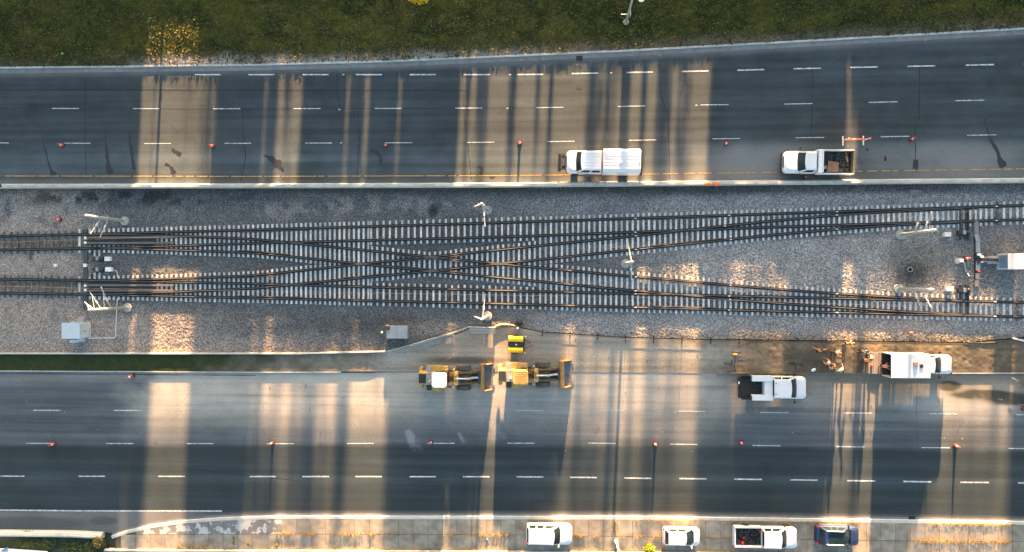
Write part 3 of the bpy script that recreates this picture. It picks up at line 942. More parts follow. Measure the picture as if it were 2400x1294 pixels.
def car(name, label, cat, box, face, zb, zr, rg0, rg1, ws1, ws0, paint, sides, zg=0.0, rz=0, ribs=0, ht=.24, wr=.34, wx=(.19, .81), rails=False, roofmat=None):
    t, L, W = veh(name, label, cat, box, zb, face, rz); t.location.z = zg
    hw = W / 2; X = lambda f: -L / 2 + f * L
    lofted(-L / 2, L / 2, hw, [(.22, .25, .2, .10), (.38, .03, .02, .01), (zb - .32, 0, 0, 0), (zb - .10, .05, .03, .02), (zb, .22, .08, .09)], hw * .52, hw * .32, .75).build('body', paint, t, smooth=True)
    hd = lofted(X(ws0) - .1, L / 2 - .16, hw - .16, [(zb - .05, 0, 0, 0), (zb + .03, .10, 0, .05), (zb + .045, .35, .05, .2)], hw * .5, .05, .8).build('bonnet', paint, t, smooth=True)
    cabin(t, X(rg0), X(rg1), X(ws1), X(ws0), zb - .02, zr, hw - .07, hw - ht, paint, sides, ribs, roofmat=roofmat)
    for f in wx:
        for s in (-1, 1): wheel(t, X(f), s * (hw - .12), wr, .22)
    lights(t, L / 2 - .06, -L / 2 + .02, hw, zb - .28, zb - .25)
    for s in (-1, 1): mirror(t, X(ws0) - .25, s * (hw - .05), zb, s, paint)
    if rails:
        for s in (-1, 1):
            MB().tube([(X(rg1) + .15, s * (hw - ht - .05), zr + .02), (X(rg1) + .3, s * (hw - ht - .05), zr + .12), (X(ws1) - .35, s * (hw - ht - .05), zr + .12), (X(ws1) - .15, s * (hw - ht - .05), zr + .02)], .035, 6).build('roof_rail', SILV, t)
    MB().box(-L / 2 - .02, -L / 2 + .12, -hw + .2, hw - .2, .35, .55).build('bumper', BLACK if paint is not WHITE else paint, t, bevel=.03)
    return t, L, hw


def front_cab(t, xr, xf, hw, zb, zr, ws1, ws0, paint, ribs=5, sides=((.08, .46), (.52, .93)), zl=.45, ht=.22, wr=.40, xw=None):
    """bonnet and cab of a work truck from the cab's rear wall xr to the bumper xf"""
    lofted(xr, xf, hw, [(zl, .2, 0, .06), (zl + .2, .02, 0, 0), (zb - .25, 0, 0, 0), (zb - .06, .05, 0, .02), (zb, .2, 0, .08)], hw * .42, .05, .8).build('body', paint, t, smooth=True)
    lofted(ws0 - .1, xf - .14, hw - .2, [(zb - .04, 0, 0, 0), (zb + .05, .08, 0, .04), (zb + .065, .3, .05, .15)], hw * .4, .05, .8).build('bonnet', paint, t, smooth=True)
    cabin(t, xr + .02, xr + .06, ws1, ws0, zb - .02, zr, hw - .06, hw - ht, paint, sides, ribs)
    for s in (-1, 1):
        wheel(t, xf - .95 if xw is None else xw, s * (hw - .10), wr, .26)
        MB().tube([(ws0 - .35, s * (hw - .05), zb + .05), (ws0 - .3, s * (hw + .22), zb + .12)], .03, 6).build('mirror_arm', BLACK, t)
        MB().box(ws0 - .38, ws0 - .24, s * (hw + .28) - .1, s * (hw + .28) + .1, zb, zb + .36).build('mirror', BLACK, t, bevel=.03)
    lights(t, xf - .02, None, hw, zb - .38, 0)
    MB().box(xf - .1, xf + .06, -hw + .12, hw - .12, zl, zl + .25).build('bumper', BLACK, t, bevel=.03)
    MB().box(xf - .05, xf + .01, -hw * .5, hw * .5, zb - .36, zb - .08).build('grille', BLACK, t)


# ---- white crew truck with canopy body on the upper road (heading left)
t, L, W = veh('crew_truck', 'white crew cab truck with long canopy body and black front winch rack', 'truck', (1308, 1507, 350, 408), 1.5, -1, -.022)
hw = W / 2 - .05; X = lambda f: L / 2 - f * L
front_cab(t, X(.515), X(.10), hw - .05, 1.35, 2.0, X(.272), X(.205), WHITE, 6, sides=((.06, .44), (.52, .93)))
MB().box(X(.965), X(.515), -.42, .42, .5, .72).build('chassis', BLACK, t)
bdy = MB().rings([[(x, y, z) for x, y in rrect(X(.965), X(.525), hw + .05 - i, .12, .12, 3)] for z, i in ((.62, .04), (.75, 0), (1.7, .01), (2.22, .06), (2.36, .14), (2.44, .42))]).build('canopy', WHITE, t)
for y in (-.5, -.2, .2, .5):
    MB().box(X(.955), X(.535), y - .02, y + .02, 2.40 if abs(y) > .3 else 2.44, 2.455, 0, .005).build('canopy_rib', WHITE, bdy)
MB().box(X(.755), X(.715), -.02, .33, 2.44, 2.52).build('roof_vent', PWT, bdy, bevel=.02)
MB().lathe([(.07, 2.40), (.07, 2.5), (.03, 2.53)], 12, (X(.945), .28, 0)).build('beacon', ORANGE, bdy)
MB().box(X(.523), X(.512), -.12, .12, 2.0, 2.1).build('light_bar', ORANGE, t, bevel=.02)
MB().box(X(.545), X(.565), hw - .35, hw - .22, 2.30, 2.40).build('marker', BLACK, bdy)
rk = MB()
for s in (-1, 1): rk.box(X(.10), X(.02), s * .7 - .05, s * .7 + .05, .5, .62)
rk.box(X(.035), X(0), -.95, .95, .45, .72).box(X(.09), X(.045), -.55, .62, .6, .95).box(X(.075), X(.05), -.85, -.5, .7, 1.1)
rk.tube([(X(.0), .75, .7), (X(-.01), 1.0, 1.1)], .03, 6).tube([(X(.02), -.8, .72), (X(.02), -.8, 1.2), (X(.02), .8, 1.2), (X(.02), .8, .72)], .03, 6)
rk.build('winch_rack', BLACK, t)
MB().lathe([(.16, -.4), (.16, .4)], 12, (X(.065), .0, .98), 'y').build('winch_drum', STEEL, t)
MB().box(X(1.0), X(.975), -hw + .02, hw + .02, .5, .85).build('step_bumper', BLACK, t, bevel=.03)
MB().box(X(.995), X(.965), .35, .55, .8, 1.6).build('ladder', BLACK, t)
for s in (-1, 1):
    wheel(t, X(.80), s * (hw - .1), .42, .28)
    MB().box(X(.5), X(.25), s * (hw + .06) - .09, s * (hw + .06) + .09, .42, .48).build('step_board', STEEL, t)

# ---- white dump truck with open bed on the upper road (heading left)
t, L, W = veh('dump_truck', 'white dump truck with open bed of scrap, rusty plate and hose', 'truck', (1838, 2001, 352, 407), 1.5, -1, -.02)
hw = W / 2; X = lambda f: L / 2 - f * L
front_cab(t, X(.45), X(0), hw - .08, 1.35, 2.0, X(.285), X(.185), WHITE, 5, sides=((.15, .85),))
MB().box(X(.98), X(.44), -.42, .42, .55, .8).build('chassis', BLACK, t)
bed = link('dump_bed', None, t)
MB().box(X(1.0), X(.465), -hw, hw, .95, 1.05).build('bed_floor', BEDL, bed)
for s in (-1, 1): MB().box(X(.995), X(.465), s * hw - .05, s * hw + .05, 1.05, 1.75, .01, .01).build('side_panel', WHITE, bed)
MB().box(X(1.0), X(.985), -hw + .05, hw - .05, 1.05, 1.65).build('tailgate', M('muddy_tailgate', (.10, .09, .06), .8, var=.4, scale=4), bed)
MB().box(X(.53), X(.462), -hw - .02, hw + .02, 1.05, 2.05, .05, .02).build('headboard', M('dusty_white', (.62, .63, .64), .6, var=.15, scale=3), bed)
MB().box(X(.545), X(.53), -hw + .1, hw - .1, 1.05, 2.0).build('headboard_rail', WHITE, bed)
for s in (-1, 1): wheel(t, X(.80), s * (hw - .2), .46, .42)
RUSTP = M('rusty_plate', (.22, .12, .07), .85, var=.3, scale=4)
def in_bed(px, py, z=1.1): return P(px, py, z)
o = tag(MB().add([(-.62, -.55, 0), (.52, -.62, .02), (.66, .38, .04), (-.42, .62, .03), (-.62, -.55, .05), (.52, -.62, .07), (.66, .38, .09), (-.42, .62, .08)], [(3, 2, 1, 0), (4, 5, 6, 7), (0, 1, 5, 4), (1, 2, 6, 5), (2, 3, 7, 6), (3, 0, 4, 7)]).build('steel_plate', RUSTP), 'brown rusty steel plate lying in the open truck bed', 'plate')
o.location = in_bed(1951, 390, 1.22)
hs = MB()
for k in range(6):
    r = .16 + .065 * k
    hs.tube([(r * math.cos(a), r * math.sin(a) * .95, .03 * (k % 3) + .02 * math.sin(3 * a)) for a in np.linspace(0, 2 * PI * .97, 22)], .028, 5)
tag(hs.build('hose_coil', M('black_hose', (.03, .032, .03), .6)), 'coiled black hose in the corner of the open truck bed', 'hose').location = in_bed(1938, 365, 1.1)
dbr = MB()
for k in range(170):
    x = random.uniform(-1.55, 1.15); y = random.uniform(-1.0, 1.0); s = random.uniform(.03, .13)
    dbr.obox((x, y, random.uniform(0, .1)), (math.cos(k), math.sin(k)), s * random.uniform(1, 4), s, s * .8)
o = tag(dbr.build('scrap_rubble', M('dark_scrap', (.055, .053, .05), .8, var=.7, scale=7)), 'dark broken scrap heaped over the truck bed floor', 'scrap', kind='stuff'); o.location = in_bed(1962, 379, 1.05)
WOODY = M('yellow_timber', (.50, .33, .12), .8, var=.15)
for i, (xa_, xb_) in enumerate(((1983, 1988), (1981, 1987))):
    a = in_bed(xa_, 356 if i == 0 else 366, 1.3); b = in_bed(xb_, 380, 1.32)
    tag(MB().tube([a, b], .03, 4).build('timber_lath', WOODY), ('long' if i == 0 else 'short') + ' yellow timber lath lying across the truck bed', 'timber')
tag(MB().box(-.18, .18, -.16, .16, 0, .16).build('crate', M('grey_tub', (.25, .26, .32), .7), bevel=.02), 'small grey tub by the headboard in the truck bed', 'tub').location = in_bed(1932, 393, 1.06)

# ---- white pickup with side tool boxes (heading right)
t, L, W = veh('utility_pickup', 'white crew cab pickup with side tool boxes and black flat bed', 'pickup', (1733, 1891, 880, 938), 1.2, 1, .004)
hw = W / 2 - .06; X = lambda f: -L / 2 + f * L
front_cab(t, X(.485), X(1.0), hw - .06, 1.18, 1.88, X(.745), X(.858), WHITE, 6, sides=((.05, .40), (.46, .90)), zl=.4)
MB().box(X(.02), X(.49), -hw + .1, hw - .1, .5, .98).build('bed_body', BLACK, t)
MB().box(X(.03), X(.34), -hw + .02, hw - .02, .98, 1.04).build('bed_floor', BEDL, t)
for s in (-1, 1):
    bx_ = MB().box(X(.175), X(.485), s * (hw - .24) - .29, s * (hw - .24) + .29, 1.0, 1.62).build('tool_box', WHITE, t, bevel=.03)
    MB().box(X(.165), X(.18), s * (hw - .24) - .22, s * (hw - .24) + .22, 1.35, 1.45).build('latch', BLACK, bx_)
    wheel(t, X(.22), s * (hw - .1), .41, .28)
    MB().box(X(.03), X(.175), s * (hw - .02) - .04, s * (hw - .02) + .04, .98, 1.3).build('bed_side', BLACK, t, bevel=.02)
MB().box(X(.36), X(.484), -hw + .5, hw - .5, 1.0, 1.55).build('cross_box', WHITE, t, bevel=.03)
MB().box(X(.34), X(.36), -hw + .5, hw - .5, 1.0, 1.4).build('rack_plate', GREYM, t)
MB().box(X(0), X(.03), -hw + .1, hw - .1, .5, .9).build('rear_bumper', BLACK, t, bevel=.03)
MB().box(X(.0), X(.012), .35, .6, .8, .98).build('tail_light', PAINTW, t)
for s in (-.55, .55): MB().box(X(.50), X(.525), s - .03, s + .03, 1.93, 1.96).build('clearance_light', BLACK, t)
hp = MB()
for k in range(26): hp.obox((X(.26) + random.uniform(-.1, .45), random.uniform(-.45, .45), 1.03), (math.cos(k), math.sin(k)), random.uniform(.1, .35), .05, .06)
tag(hp.build('loose_tools', M('dark_tools', (.05, .035, .03), .7, var=.5, scale=9)), 'heap of dark loose tools in the black pickup bed', 'tools', kind='stuff').location = t.location

# ---- white box van with its back open (heading right)
ra = P(2089, 858, 3.0); rb = P(2181, 858, 3.0); rn = P(2130, 831, 3.0); rs = P(2130, 886, 3.0)
t = thing('box_van', 'white box van standing on the dirt with its rear door open', 'van', ((ra.x + rb.x) / 2, (rn.y + rs.y) / 2, .1), 0)
hl = (rb.x - ra.x) / 2; hw = (rn.y - rs.y) / 2
BOXW = M('box_body_white', (.56, .565, .57), .5, var=.03, scale=.8)
rf = MB().box(-hl, hl, -hw, hw, 2.86, 2.92).build('box_roof', BOXW, t, bevel=.02)
for x in np.linspace(-hl + .5, hl - .5, 6): MB().box(x - .012, x + .012, -hw + .08, hw - .08, 2.92, 2.932).build('roof_seam', BOXW, rf)
for s in (-1, 1): MB().box(-hl, hl, s * hw - .04, s * hw + .04, .95, 2.86).build('box_side', BOXW, t)
MB().box(hl - .06, hl - .002, -hw + .05, hw - .05, .95, 2.86).build('box_front', BOXW, t)
fl = MB().box(-hl, hl, -hw + .05, hw - .05, .85, .95).build('box_floor', M('dark_van_floor', (.03, .03, .03), .8, var=.4, scale=5), t)
MB().box(-hl - .02, -hl + .06, -hw - .02, hw + .02, 2.84, 2.95).build('rear_header', BOXW, t)
for y in np.linspace(-hw + .2, hw - .2, 7): MB().box(-hl - .03, -hl - .02, y - .06, y + .06, 2.86, 2.93).build('door_track', BLACK, t)
MB().box(-.2, .2, -.2, .2, 2.92, 3.06).build('roof_vent', M('rusty_vent', (.30, .16, .11), .7, var=.4, scale=9), rf, bevel=.03).location = (P(2145, 854, 3.0).x - t.location.x, P(2145, 854, 3.0).y - t.location.y, 0)
MB().box(-.25, .25, -.25, .25, 2.92, 2.96).build('vent_frame', SILV, rf).location = (P(2145, 854, 3.0).x - t.location.x, P(2145, 854, 3.0).y - t.location.y, 0)
MB().box(-.17, .17, -.17, .17, 2.92, 2.99).build('roof_hatch', BLACK, rf, bevel=.02).location = (P(2159, 858, 3.0).x - t.location.x, P(2159, 858, 3.0).y - t.location.y, 0)
xf = P(2229, 858, 1.2).x - t.location.x
front_cab(t, hl + .02, xf, hw - .20, 1.32, 2.1, P(2191, 858, 2.1).x - t.location.x, P(2207, 858, 1.4).x - t.location.x, WHITE, 0, sides=((.2, .85),))
MB().box(-hl + .1, hl + .3, -.42, .42, .5, .84).build('chassis', BLACK, t)
for s in (-1, 1): wheel(t, -hl + 1.1, s * (hw - .2), .42, .4)
# loading ramp behind it
rp = thing('loading_ramp', 'grey plank loading ramp on the ground behind the open van', 'ramp')
RW = M('weathered_plank', (.20, .175, .155), .9, var=.25, scale=5, rand=.15)
for k in range(5):
    a = P(2036 + 5.9 * k, 826, .3); b = P(2036 + 5.9 * (k + 1) - .3, 876, .3)
    MB().box(a.x, b.x, b.y, a.y, .17, .24 + .015 * k).build('plank', RW, rp)
tag(MB().lathe([(.11, 0), (.13, .3), (.06, .38)], 10).build('fuel_can', M('red_plastic', (.6, .03, .02), .5)), 'small red fuel can on the plank ramp', 'can').location = P(2042, 856, .26)

# ---- parked cars along the bottom edge
car('parked_suv', 'large white sport utility car parked on the pavement, left of the lamp post', 'car', (1233, 1341, 1229, 1276), 1, 1.12, 1.82, .015, .065, .61, .755, WHITE, ((.06, .29), (.34, .56), (.61, .93)), .13, 0, ribs=4, ht=.25, wr=.38)
car('parked_hatchback', 'small white hatchback parked on the pavement', 'car', (1554, 1641, 1237, 1279), 1, .95, 1.46, .04, .13, .60, .82, WHITE, ((.12, .47), (.52, .93)), .13, .006, ht=.27, wr=.31)
t, L, hw = car('parked_suv', 'dark navy sport utility car with silver roof rails parked on the pavement', 'car', (1913, 2013, 1233, 1278), 1, 1.05, 1.62, .05, .15, .63, .79, NAVY, ((.10, .36), (.40, .60), (.64, .93)), .13, -.015, ht=.25, wr=.37, rails=True)
MB().box(-L / 2 + .24 * L, -L / 2 + .615 * L, -hw + .36, hw - .36, 1.672, 1.685, .02, .02).build('glass_roof', GLASS, t)
for s in (-1, 1): MB().box(-L / 2 + .1 * L, -L / 2 + .75 * L, s * hw - .03, s * hw + .03, .5, .55).build('side_trim', SILV, t)
# white pickup with red tools in its bed
t, L, W = veh('parked_pickup', 'white crew cab pickup with a bed full of red tools', 'pickup', (1720, 1869, 1235, 1285), 1.2, 1, .004)
t.location.z = .13
hw = W / 2 - .02; X = lambda f: -L / 2 + f * L
front_cab(t, X(.44), X(1.0), hw - .02, 1.15, 1.85, X(.72), X(.835), WHITE, 6, sides=((.06, .40), (.46, .90)), zl=.4)
MB().box(X(.02), X(.44), -hw + .12, hw - .12, .55, .7).build('bed_floor', BEDL, t)
for s in (-1, 1):
    MB().box(X(.01), X(.44), s * (hw - .08) - .08, s * (hw - .08) + .08, .5, 1.15).build('bed_side', WHITE, t, bevel=.03)
    wheel(t, X(.21), s * (hw - .1), .41, .28)
    MB().box(X(.005), X(.03), s * (hw - .08) - .07, s * (hw - .08) + .07, .8, 1.1).build('tail_light', REDL, t)
MB().box(X(.01), X(.03), -hw + .16, hw - .16, .55, 1.1).build('tailgate', WHITE, t, bevel=.02)
MB().box(X(-.005), X(.012), -hw + .1, hw - .1, .5, .68).build('rear_bumper', SILV, t)
tl = MB()
for k in range(46): tl.obox((random.uniform(X(.07), X(.42)), random.uniform(-hw + .25, hw - .25), .7 + random.uniform(0, .15)), (math.cos(k * 2.1), math.sin(k * 2.1)), random.uniform(.15, .6), random.uniform(.04, .09), .07)
tag(tl.build('loose_tools', M('mixed_tools', (.07, .05, .045), .6, var=.9, scale=6)), 'tangle of loose tools in the parked pickup bed', 'tools', kind='stuff').location = (t.location.x, t.location.y, .13)
REDP = MATS['red_plastic']
for i, (x, y, s, lab) in enumerate(((1741, 1273, .3, 'red jerrycan at the rear of the parked pickup bed'), (1781, 1245, .22, 'red toolbox behind the cab of the parked pickup'), (1744, 1262, .26, 'dark red box in the middle of the parked pickup bed'))):
    c = P(x, y, 1.1)
    tag(MB().box(-s / 2, s / 2, -s / 2, s / 2, 0, .35, .03, .03).build('tool_case', REDP if i < 2 else M('dark_red_box', (.15, .015, .02), .6), bevel=.02), lab, 'box').location = (c.x, c.y, .84)


# ---- wheel loaders
BUCK = M('worn_bucket_steel', (.16, .165, .17), .55, .5, var=.3, scale=3)
BUCKY = M('scraped_yellow', (.33, .175, .045), .7, var=.5, scale=5)
LGLASS = M('loader_glass', (.02, .03, .03), .15)


def loader(label, px, py, roofmat, ribs, rz=0.0):
    c = P(px, py)
    t = thing('wheel_loader', label, 'wheel loader', (c.x, c.y, .0), rz, 'wheel loaders')
    MB().box(0, .45, -1.15, 1.15, .6, 1.35, .05, .05).build('counterweight', YEL, t, bevel=.08)
    hd = MB().box(.05, 2.0, -.78, .78, 1.1, 2.15, .08, .12).build('engine_hood', YEL, t, bevel=.08)
    MB().box(.16, .95, -.5, .5, 2.15, 2.18).build('grille', BLACK, hd)
    for k in range(7): MB().box(.2 + .11 * k, .25 + .11 * k, -.47, .47, 2.18, 2.195).build('grille_slat', DARKM, hd)
    MB().box(1.0, 1.75, -.62, .62, 2.15, 2.28).build('radiator_cap', M('grey_engine_cover', (.24, .24, .23), .6, var=.3, scale=5), hd, bevel=.04)
    MB().lathe([(.09, 2.2), (.09, 2.75), (.07, 2.8)], 12, (1.45, -.2, 0)).build('exhaust_stack', SILV, hd)
    MB().box(.5, 3.3, -.6, .6, .7, 1.15).build('rear_frame', DARKM, t)
    cb = MB().box(1.85, 3.25, -.72, .72, 1.25, 3.05, .05, .05).build('cab', LGLASS, t, bevel=.05)
    for sx_ in (1.86, 3.14):
        for sy in (-.7, .62): MB().box(sx_, sx_ + .1, sy, sy + .08, 1.25, 3.04).build('cab_pillar', YEL if ribs else BLACK, cb)
    rf = MB().rings([[(x, y, z) for x, y in rrect(1.75 + i, 3.35 - i, .80 - i, .28 - i * .3, .28 - i * .3, 4)] for z, i in ((3.05, .03), (3.1, 0), (3.2, 0), (3.25, .06))]).build('cab_roof', roofmat, t)
    for k in range(ribs): MB().box(1.95, 3.2, -.6 + .2 * k - .03, -.6 + .2 * k + .03, 3.25, 3.285, .02, .01).build('roof_rib', roofmat, rf)
    for s in (-1, 1):
        MB().sprism([(.85, 1.45), (1.15, 1.72), (2.2, 1.72), (2.55, 1.45), (2.5, 1.4), (2.18, 1.64), (1.17, 1.64), (.9, 1.4)], s * 1.05 - .36, s * 1.05 + .36).build('rear_fender', YEL, t)
        MB().box(.95, 1.5, s * 1.0 - .3, s * 1.0 + .3, 1.70, 1.95).build('tank_box', GREYM if s > 0 else DARKM, t, bevel=.05)
        MB().box(2.4, 3.2, s * .98 - .25, s * .98 + .25, .7, 1.25).build('step_box', YEL, t, bevel=.03)
        MB().box(3.85, 3.98, s * .95 - .06, s * .95 + .06, 1.3, 2.0).build('work_light_post', YEL, t)
        for xx in (1.65, 4.85):
            w = link('wheel', None, t, (xx, s * 1.08, .76))
            MB().lathe([(.42, -.28), (.70, -.29), (.76, -.22), (.76, .22), (.70, .29), (.42, .28)], 24, (0, 0, 0), 'y').build('tyre', M('dusty_tyre', (.09, .085, .075), .9, var=.35, scale=7), w)
            MB().lathe([(.42, -.22), (.42, .22), (.15, .2)], 16, (0, 0, 0), 'y').build('rim', YEL, w)
            tm = MB()
            for k in range(22):
                a = 2 * PI * k / 22
                for q in (-1, 1):
                    tm.add([(math.cos(a + da) * rr, yy, math.sin(a + da) * rr) for da, rr, yy in ((-.04, .74, q * .03), (.05, .74, q * .03), (.17, .74, q * .26), (.08, .74, q * .26), (-.04, .80, q * .03), (.05, .80, q * .03), (.17, .79, q * .26), (.08, .79, q * .26))],
                           [(4, 5, 6, 7), (0, 1, 5, 4), (1, 2, 6, 5), (2, 3, 7, 6), (3, 0, 4, 7)])
            tm.build('tread', MATS['dusty_tyre'], w)
        MB().sprism([(4.1, 1.75), (4.35, 1.95), (5.6, 1.55), (6.75, .62), (6.7, .35), (6.4, .45), (5.4, 1.2), (4.2, 1.5)], s * .58 - .11, s * .58 + .11).build('lift_arm', MATS.get('greasy_brown_steel') or M('greasy_brown_steel', (.10, .065, .03), .7, var=.5, scale=5), t, bevel=.02)
        MB().tube([(3.9, s * .48, 1.0), (5.3, s * .48, 1.15)], .07, 8).build('lift_cylinder', SILV, t)
    MB().lathe([(.2, .5), (.2, 1.5)], 12, (3.5, 0, 0)).build('articulation_joint', DARKM, t)
    MB().box(3.2, 3.9, -.5, .5, .75, 1.0).build('hitch_plate', BUCKY, t)
    MB().box(3.75, 5.6, -.46, .46, .65, 1.5, .1, .05).build('front_frame', M('greasy_brown_steel', (.10, .065, .03), .7, var=.5, scale=5), t, bevel=.05)
    MB().box(4.6, 5.1, -.85, .85, .55, .95).build('front_axle', BUCKY, t, bevel=.05)
    MB().box(5.6, 6.5, -.5, .5, .5, .75, .05, .05).build('cross_tube', DARKM, t, bevel=.05)
    MB().box(3.95, 4.4, -.72, .72, 1.4, 2.0).build('arm_tower', YEL, t, bevel=.04)
    MB().tube([(4.2, 0, 2.0), (5.45, 0, 1.85)], .085, 8).build('tilt_cylinder', SILV, t)
    for k in (-.22, -.12, .14, .25): MB().tube([(3.7, k, 1.5), (4.1, k * 1.3, 2.1), (4.7, k * 1.4, 1.75), (5.2, k, 1.7)], .025, 5).build('hydraulic_hose', BLACK, t)
    for s in (-1, 1): MB().box(3.35, 3.7, s * .85 - .12, s * .85 + .12, 1.9, 2.05).build('wing_mirror', BLACK, t)
    for s in (-1, 1): MB().tube([(2.6, s * .98, 1.28), (2.6, s * .98, 2.2), (3.15, s * .98, 2.2), (3.15, s * .98, 1.28)], .025, 5).build('grab_rail', YEL, t)
    MB().sprism([(5.3, 1.95), (5.55, 2.05), (6.1, 1.2), (6.55, .95), (6.5, .8), (5.9, 1.0)], -.09, .09).build('tilt_lever', SILV, t)
    MB().box(6.45, 6.75, -.62, .62, .35, 1.0).build('coupler', DARKM, t, bevel=.03)
    out = [(6.75, .10), (6.72, .55), (6.82, .95), (7.1, 1.22), (7.2, 1.20), (6.98, .92), (6.88, .58), (6.90, .18), (8.0, .09), (8.0, .04)]
    bk = MB().sprism(out, -1.40, 1.40).build('bucket', BUCK, t)
    MB().sprism([(6.70, .12), (6.66, .56), (6.76, .98), (7.06, 1.27), (7.1, 1.225), (6.81, .95), (6.715, .55), (6.745, .12)], -1.42, 1.42).build('bucket_back', BUCKY, bk)
    for s in (-1, 1):
        MB().sprism([(6.75, .1), (6.72, .55), (6.82, .95), (7.12, 1.24), (7.35, 1.15), (8.0, .12), (8.0, .05)], s * 1.42 - .03, s * 1.42 + .03).build('bucket_cheek', BUCKY, bk)
    for y in (-.95, .95): MB().box(7.98, 8.22, y - .07, y + .07, .03, .1).build('bucket_tooth', STEEL, bk)
    return t


loader('yellow wheel loader with white cab roof, the left one of the pair', 987, 881, M('white_cab_roof', (.62, .61, .58), .45, var=.04), 0)
loader('yellow wheel loader with ribbed yellow cab roof, the right one of the pair', 1169, 875, YEL, 7, .012)

# ---- towable compressor, yellow hoods
c = P(1210, 805)
t = thing('compressor_trailer', 'black towable compressor with two bright yellow hoods above the loaders', 'compressor', (c.x, c.y, 0), -.03)
MB().box(-.85, .95, -.75, .75, .4, .85).build('frame', BLACK, t, bevel=.03)
for y, z in ((.56, .95), (-.62, .85)):
    hp = [(.31 * math.cos(a), .28 * math.sin(a)) for a in np.linspace(0, PI, 9)]
    MB().rings([[(x, y + p, z + q) for p, q in hp] for x in (-.80, .80)]).build('hood', YELB, t)
    MB().box(-.78, .78, y - .3, y + .3, .5, z).build('hood_base', YELB, t)
MB().box(-.7, .8, -.28, .2, .85, 1.05).build('engine', DARKM, t, bevel=.03)
for x in (-.45, .05, .5): MB().lathe([(.09, .9), (.09, 1.12), (.05, 1.15)], 10, (x, -.05, 0)).build('filter_cap', SILV if x == .05 else BLACK, t)
for s in (-1, 1): wheel(t, -.2, s * .95, .33, .2)
MB().tube([(.9, .5, .5), (1.9, 0, .48), (.9, -.5, .5)], .04, 6).build('drawbar', BLACK, t)
MB().tube([(1.6, 0, .48), (2.45, 0, .46)], .045, 6).build('tow_pole', STEEL, t)
MB().tube([(1.75, .08, .05), (1.75, .08, .95)], .04, 6).build('jack', SILV, t)
for y in (.85, -.95): MB().box(.95, 1.1, y - .05, y + .05, .6, .75).build('marker_light', PAINTW, t)

# ---- machine cut by the right edge of the photograph
c = P(2425, 908)
t = thing('light_tower_trailer', 'black and yellow trailer machine at the far right edge of the lower road', 'trailer', (c.x, c.y, 0), -.35)
MB().box(-1.1, 1.2, -.75, .75, .4, 1.2).build('housing', BLACK, t, bevel=.04)
MB().box(-1.13, -.2, -.82, -.6, .5, 1.3).build('yellow_panel', YELB, t, bevel=.03)
MB().box(-.6, .8, -.5, .5, 1.2, 1.45).build('cover', DARKM, t, bevel=.04)
for y in (-.3, .3): MB().tube([(-1.1, y, 1.1), (-1.1, y, 1.5), (-.3, y, 1.5)], .03, 6).build('guard_bar', GREYM, t)
for s in (-1, 1): wheel(t, .1, s * .9, .33, .2)
MB().tube([(-1.1, .35, .45), (-2.1, 0, .45), (-1.1, -.35, .45)], .04, 6).build('drawbar', BLACK, t)
MB().tube([(-2.0, 0, .45), (-2.75, .1, .42)], .045, 6).build('tow_pole', GREYM, t)

ND = 12.0                                                        # metres from the photo's upper edge to the fence line


def NX(u, d=ND):
    """where along the fence line the shadow stripe at photo column u (row 660) starts"""
    x, y = Pn(u, 660.0)
    Y = 31.0 + d
    return float(x) + math.tan(SUN_AZ) * Y, Y


# trees: trunk, boughs and a crown of separate leaf faces
BARK = M('bark', (.12, .10, .08), .95, var=.3, scale=6)
LEAF = M_attr('leaf', .8, .2, 8, bump=0, spec=.2)
LEAFC = [(.30, .20, .02), (.22, .18, .03), (.12, .13, .03), (.34, .26, .03)]


def crown_pts(n, rx, ry, rz, zc, gap=.35):
    u = RNG.normal(size=(n * 2, 3)); u /= np.linalg.norm(u, axis=1)[:, None]
    r = RNG.random(n * 2) ** .45
    p = u * r[:, None] * np.array((rx, ry, rz))
    k = fbm(p[:, 0] / rx * 2.2 + 9, p[:, 2] / rz * 2.2 + p[:, 1] / ry * 1.7, int(RNG.integers(1, 999)), 2) > gap
    p = p[k][:n]; p[:, 2] += zc
    return p


def tree(name, label, x, y, h, r, crown0, n, group, leaf=.11, cols=LEAFC, gap=.38, zbase=.12, tr=.13):
    t = thing(name, label, 'tree', (x, y, zbase), 0, group)
    m = MB().tube([(0, 0, -.2), (.03, .02, h * .35), (-.03, 0, h * .7), (0, .02, h * .96)], tr, 8, tr * .2)
    for k in range(9):
        a = k * 2.4; z = crown0 + (h - crown0) * (k + .5) / 10
        rr = r * .8 * (1 - .5 * k / 10)
        m.tube([(0, 0, z), (math.cos(a) * rr * .5, math.sin(a) * rr * .5, z + rr * .3), (math.cos(a) * rr, math.sin(a) * rr, z + rr * .7)], tr * .35, 5, .012)
    m.build('trunk', BARK, t, smooth=True)
    p = crown_pts(n, r, r, (h - crown0) / 2, (h + crown0) / 2, gap)
    c = np.array(cols)[RNG.integers(0, len(cols), len(p))] * (.75 + .5 * RNG.random((len(p), 1)))
    scatter_quads('crown', p, leaf * (.7 + .6 * RNG.random(len(p))), c, LEAF, 1.2, parent=t)
    return t



# ================================================================== ROAD MARKINGS, STAINS, COVERS
RU = bpy.data.objects['upper_road']; RL = bpy.data.objects['lower_road']
MARK = M('road_paint', (.42, .42, .41), .7, var=.65, scale=3.5)
MARKY = M('yellow_road_paint', (.50, .27, .05), .7, var=.5, scale=5)


def strip(par, name, x0, y0, x1, y1, w, mat, z=.007):
    a = P(x0, y0); b = P(x1, y1); c = (a + b) / 2; d = b - a
    o = MB().obox((0, 0, -.02), (d.x, d.y), d.length, w, .02 + z).build(name, mat, par, fix=False); o.location = c
    return o


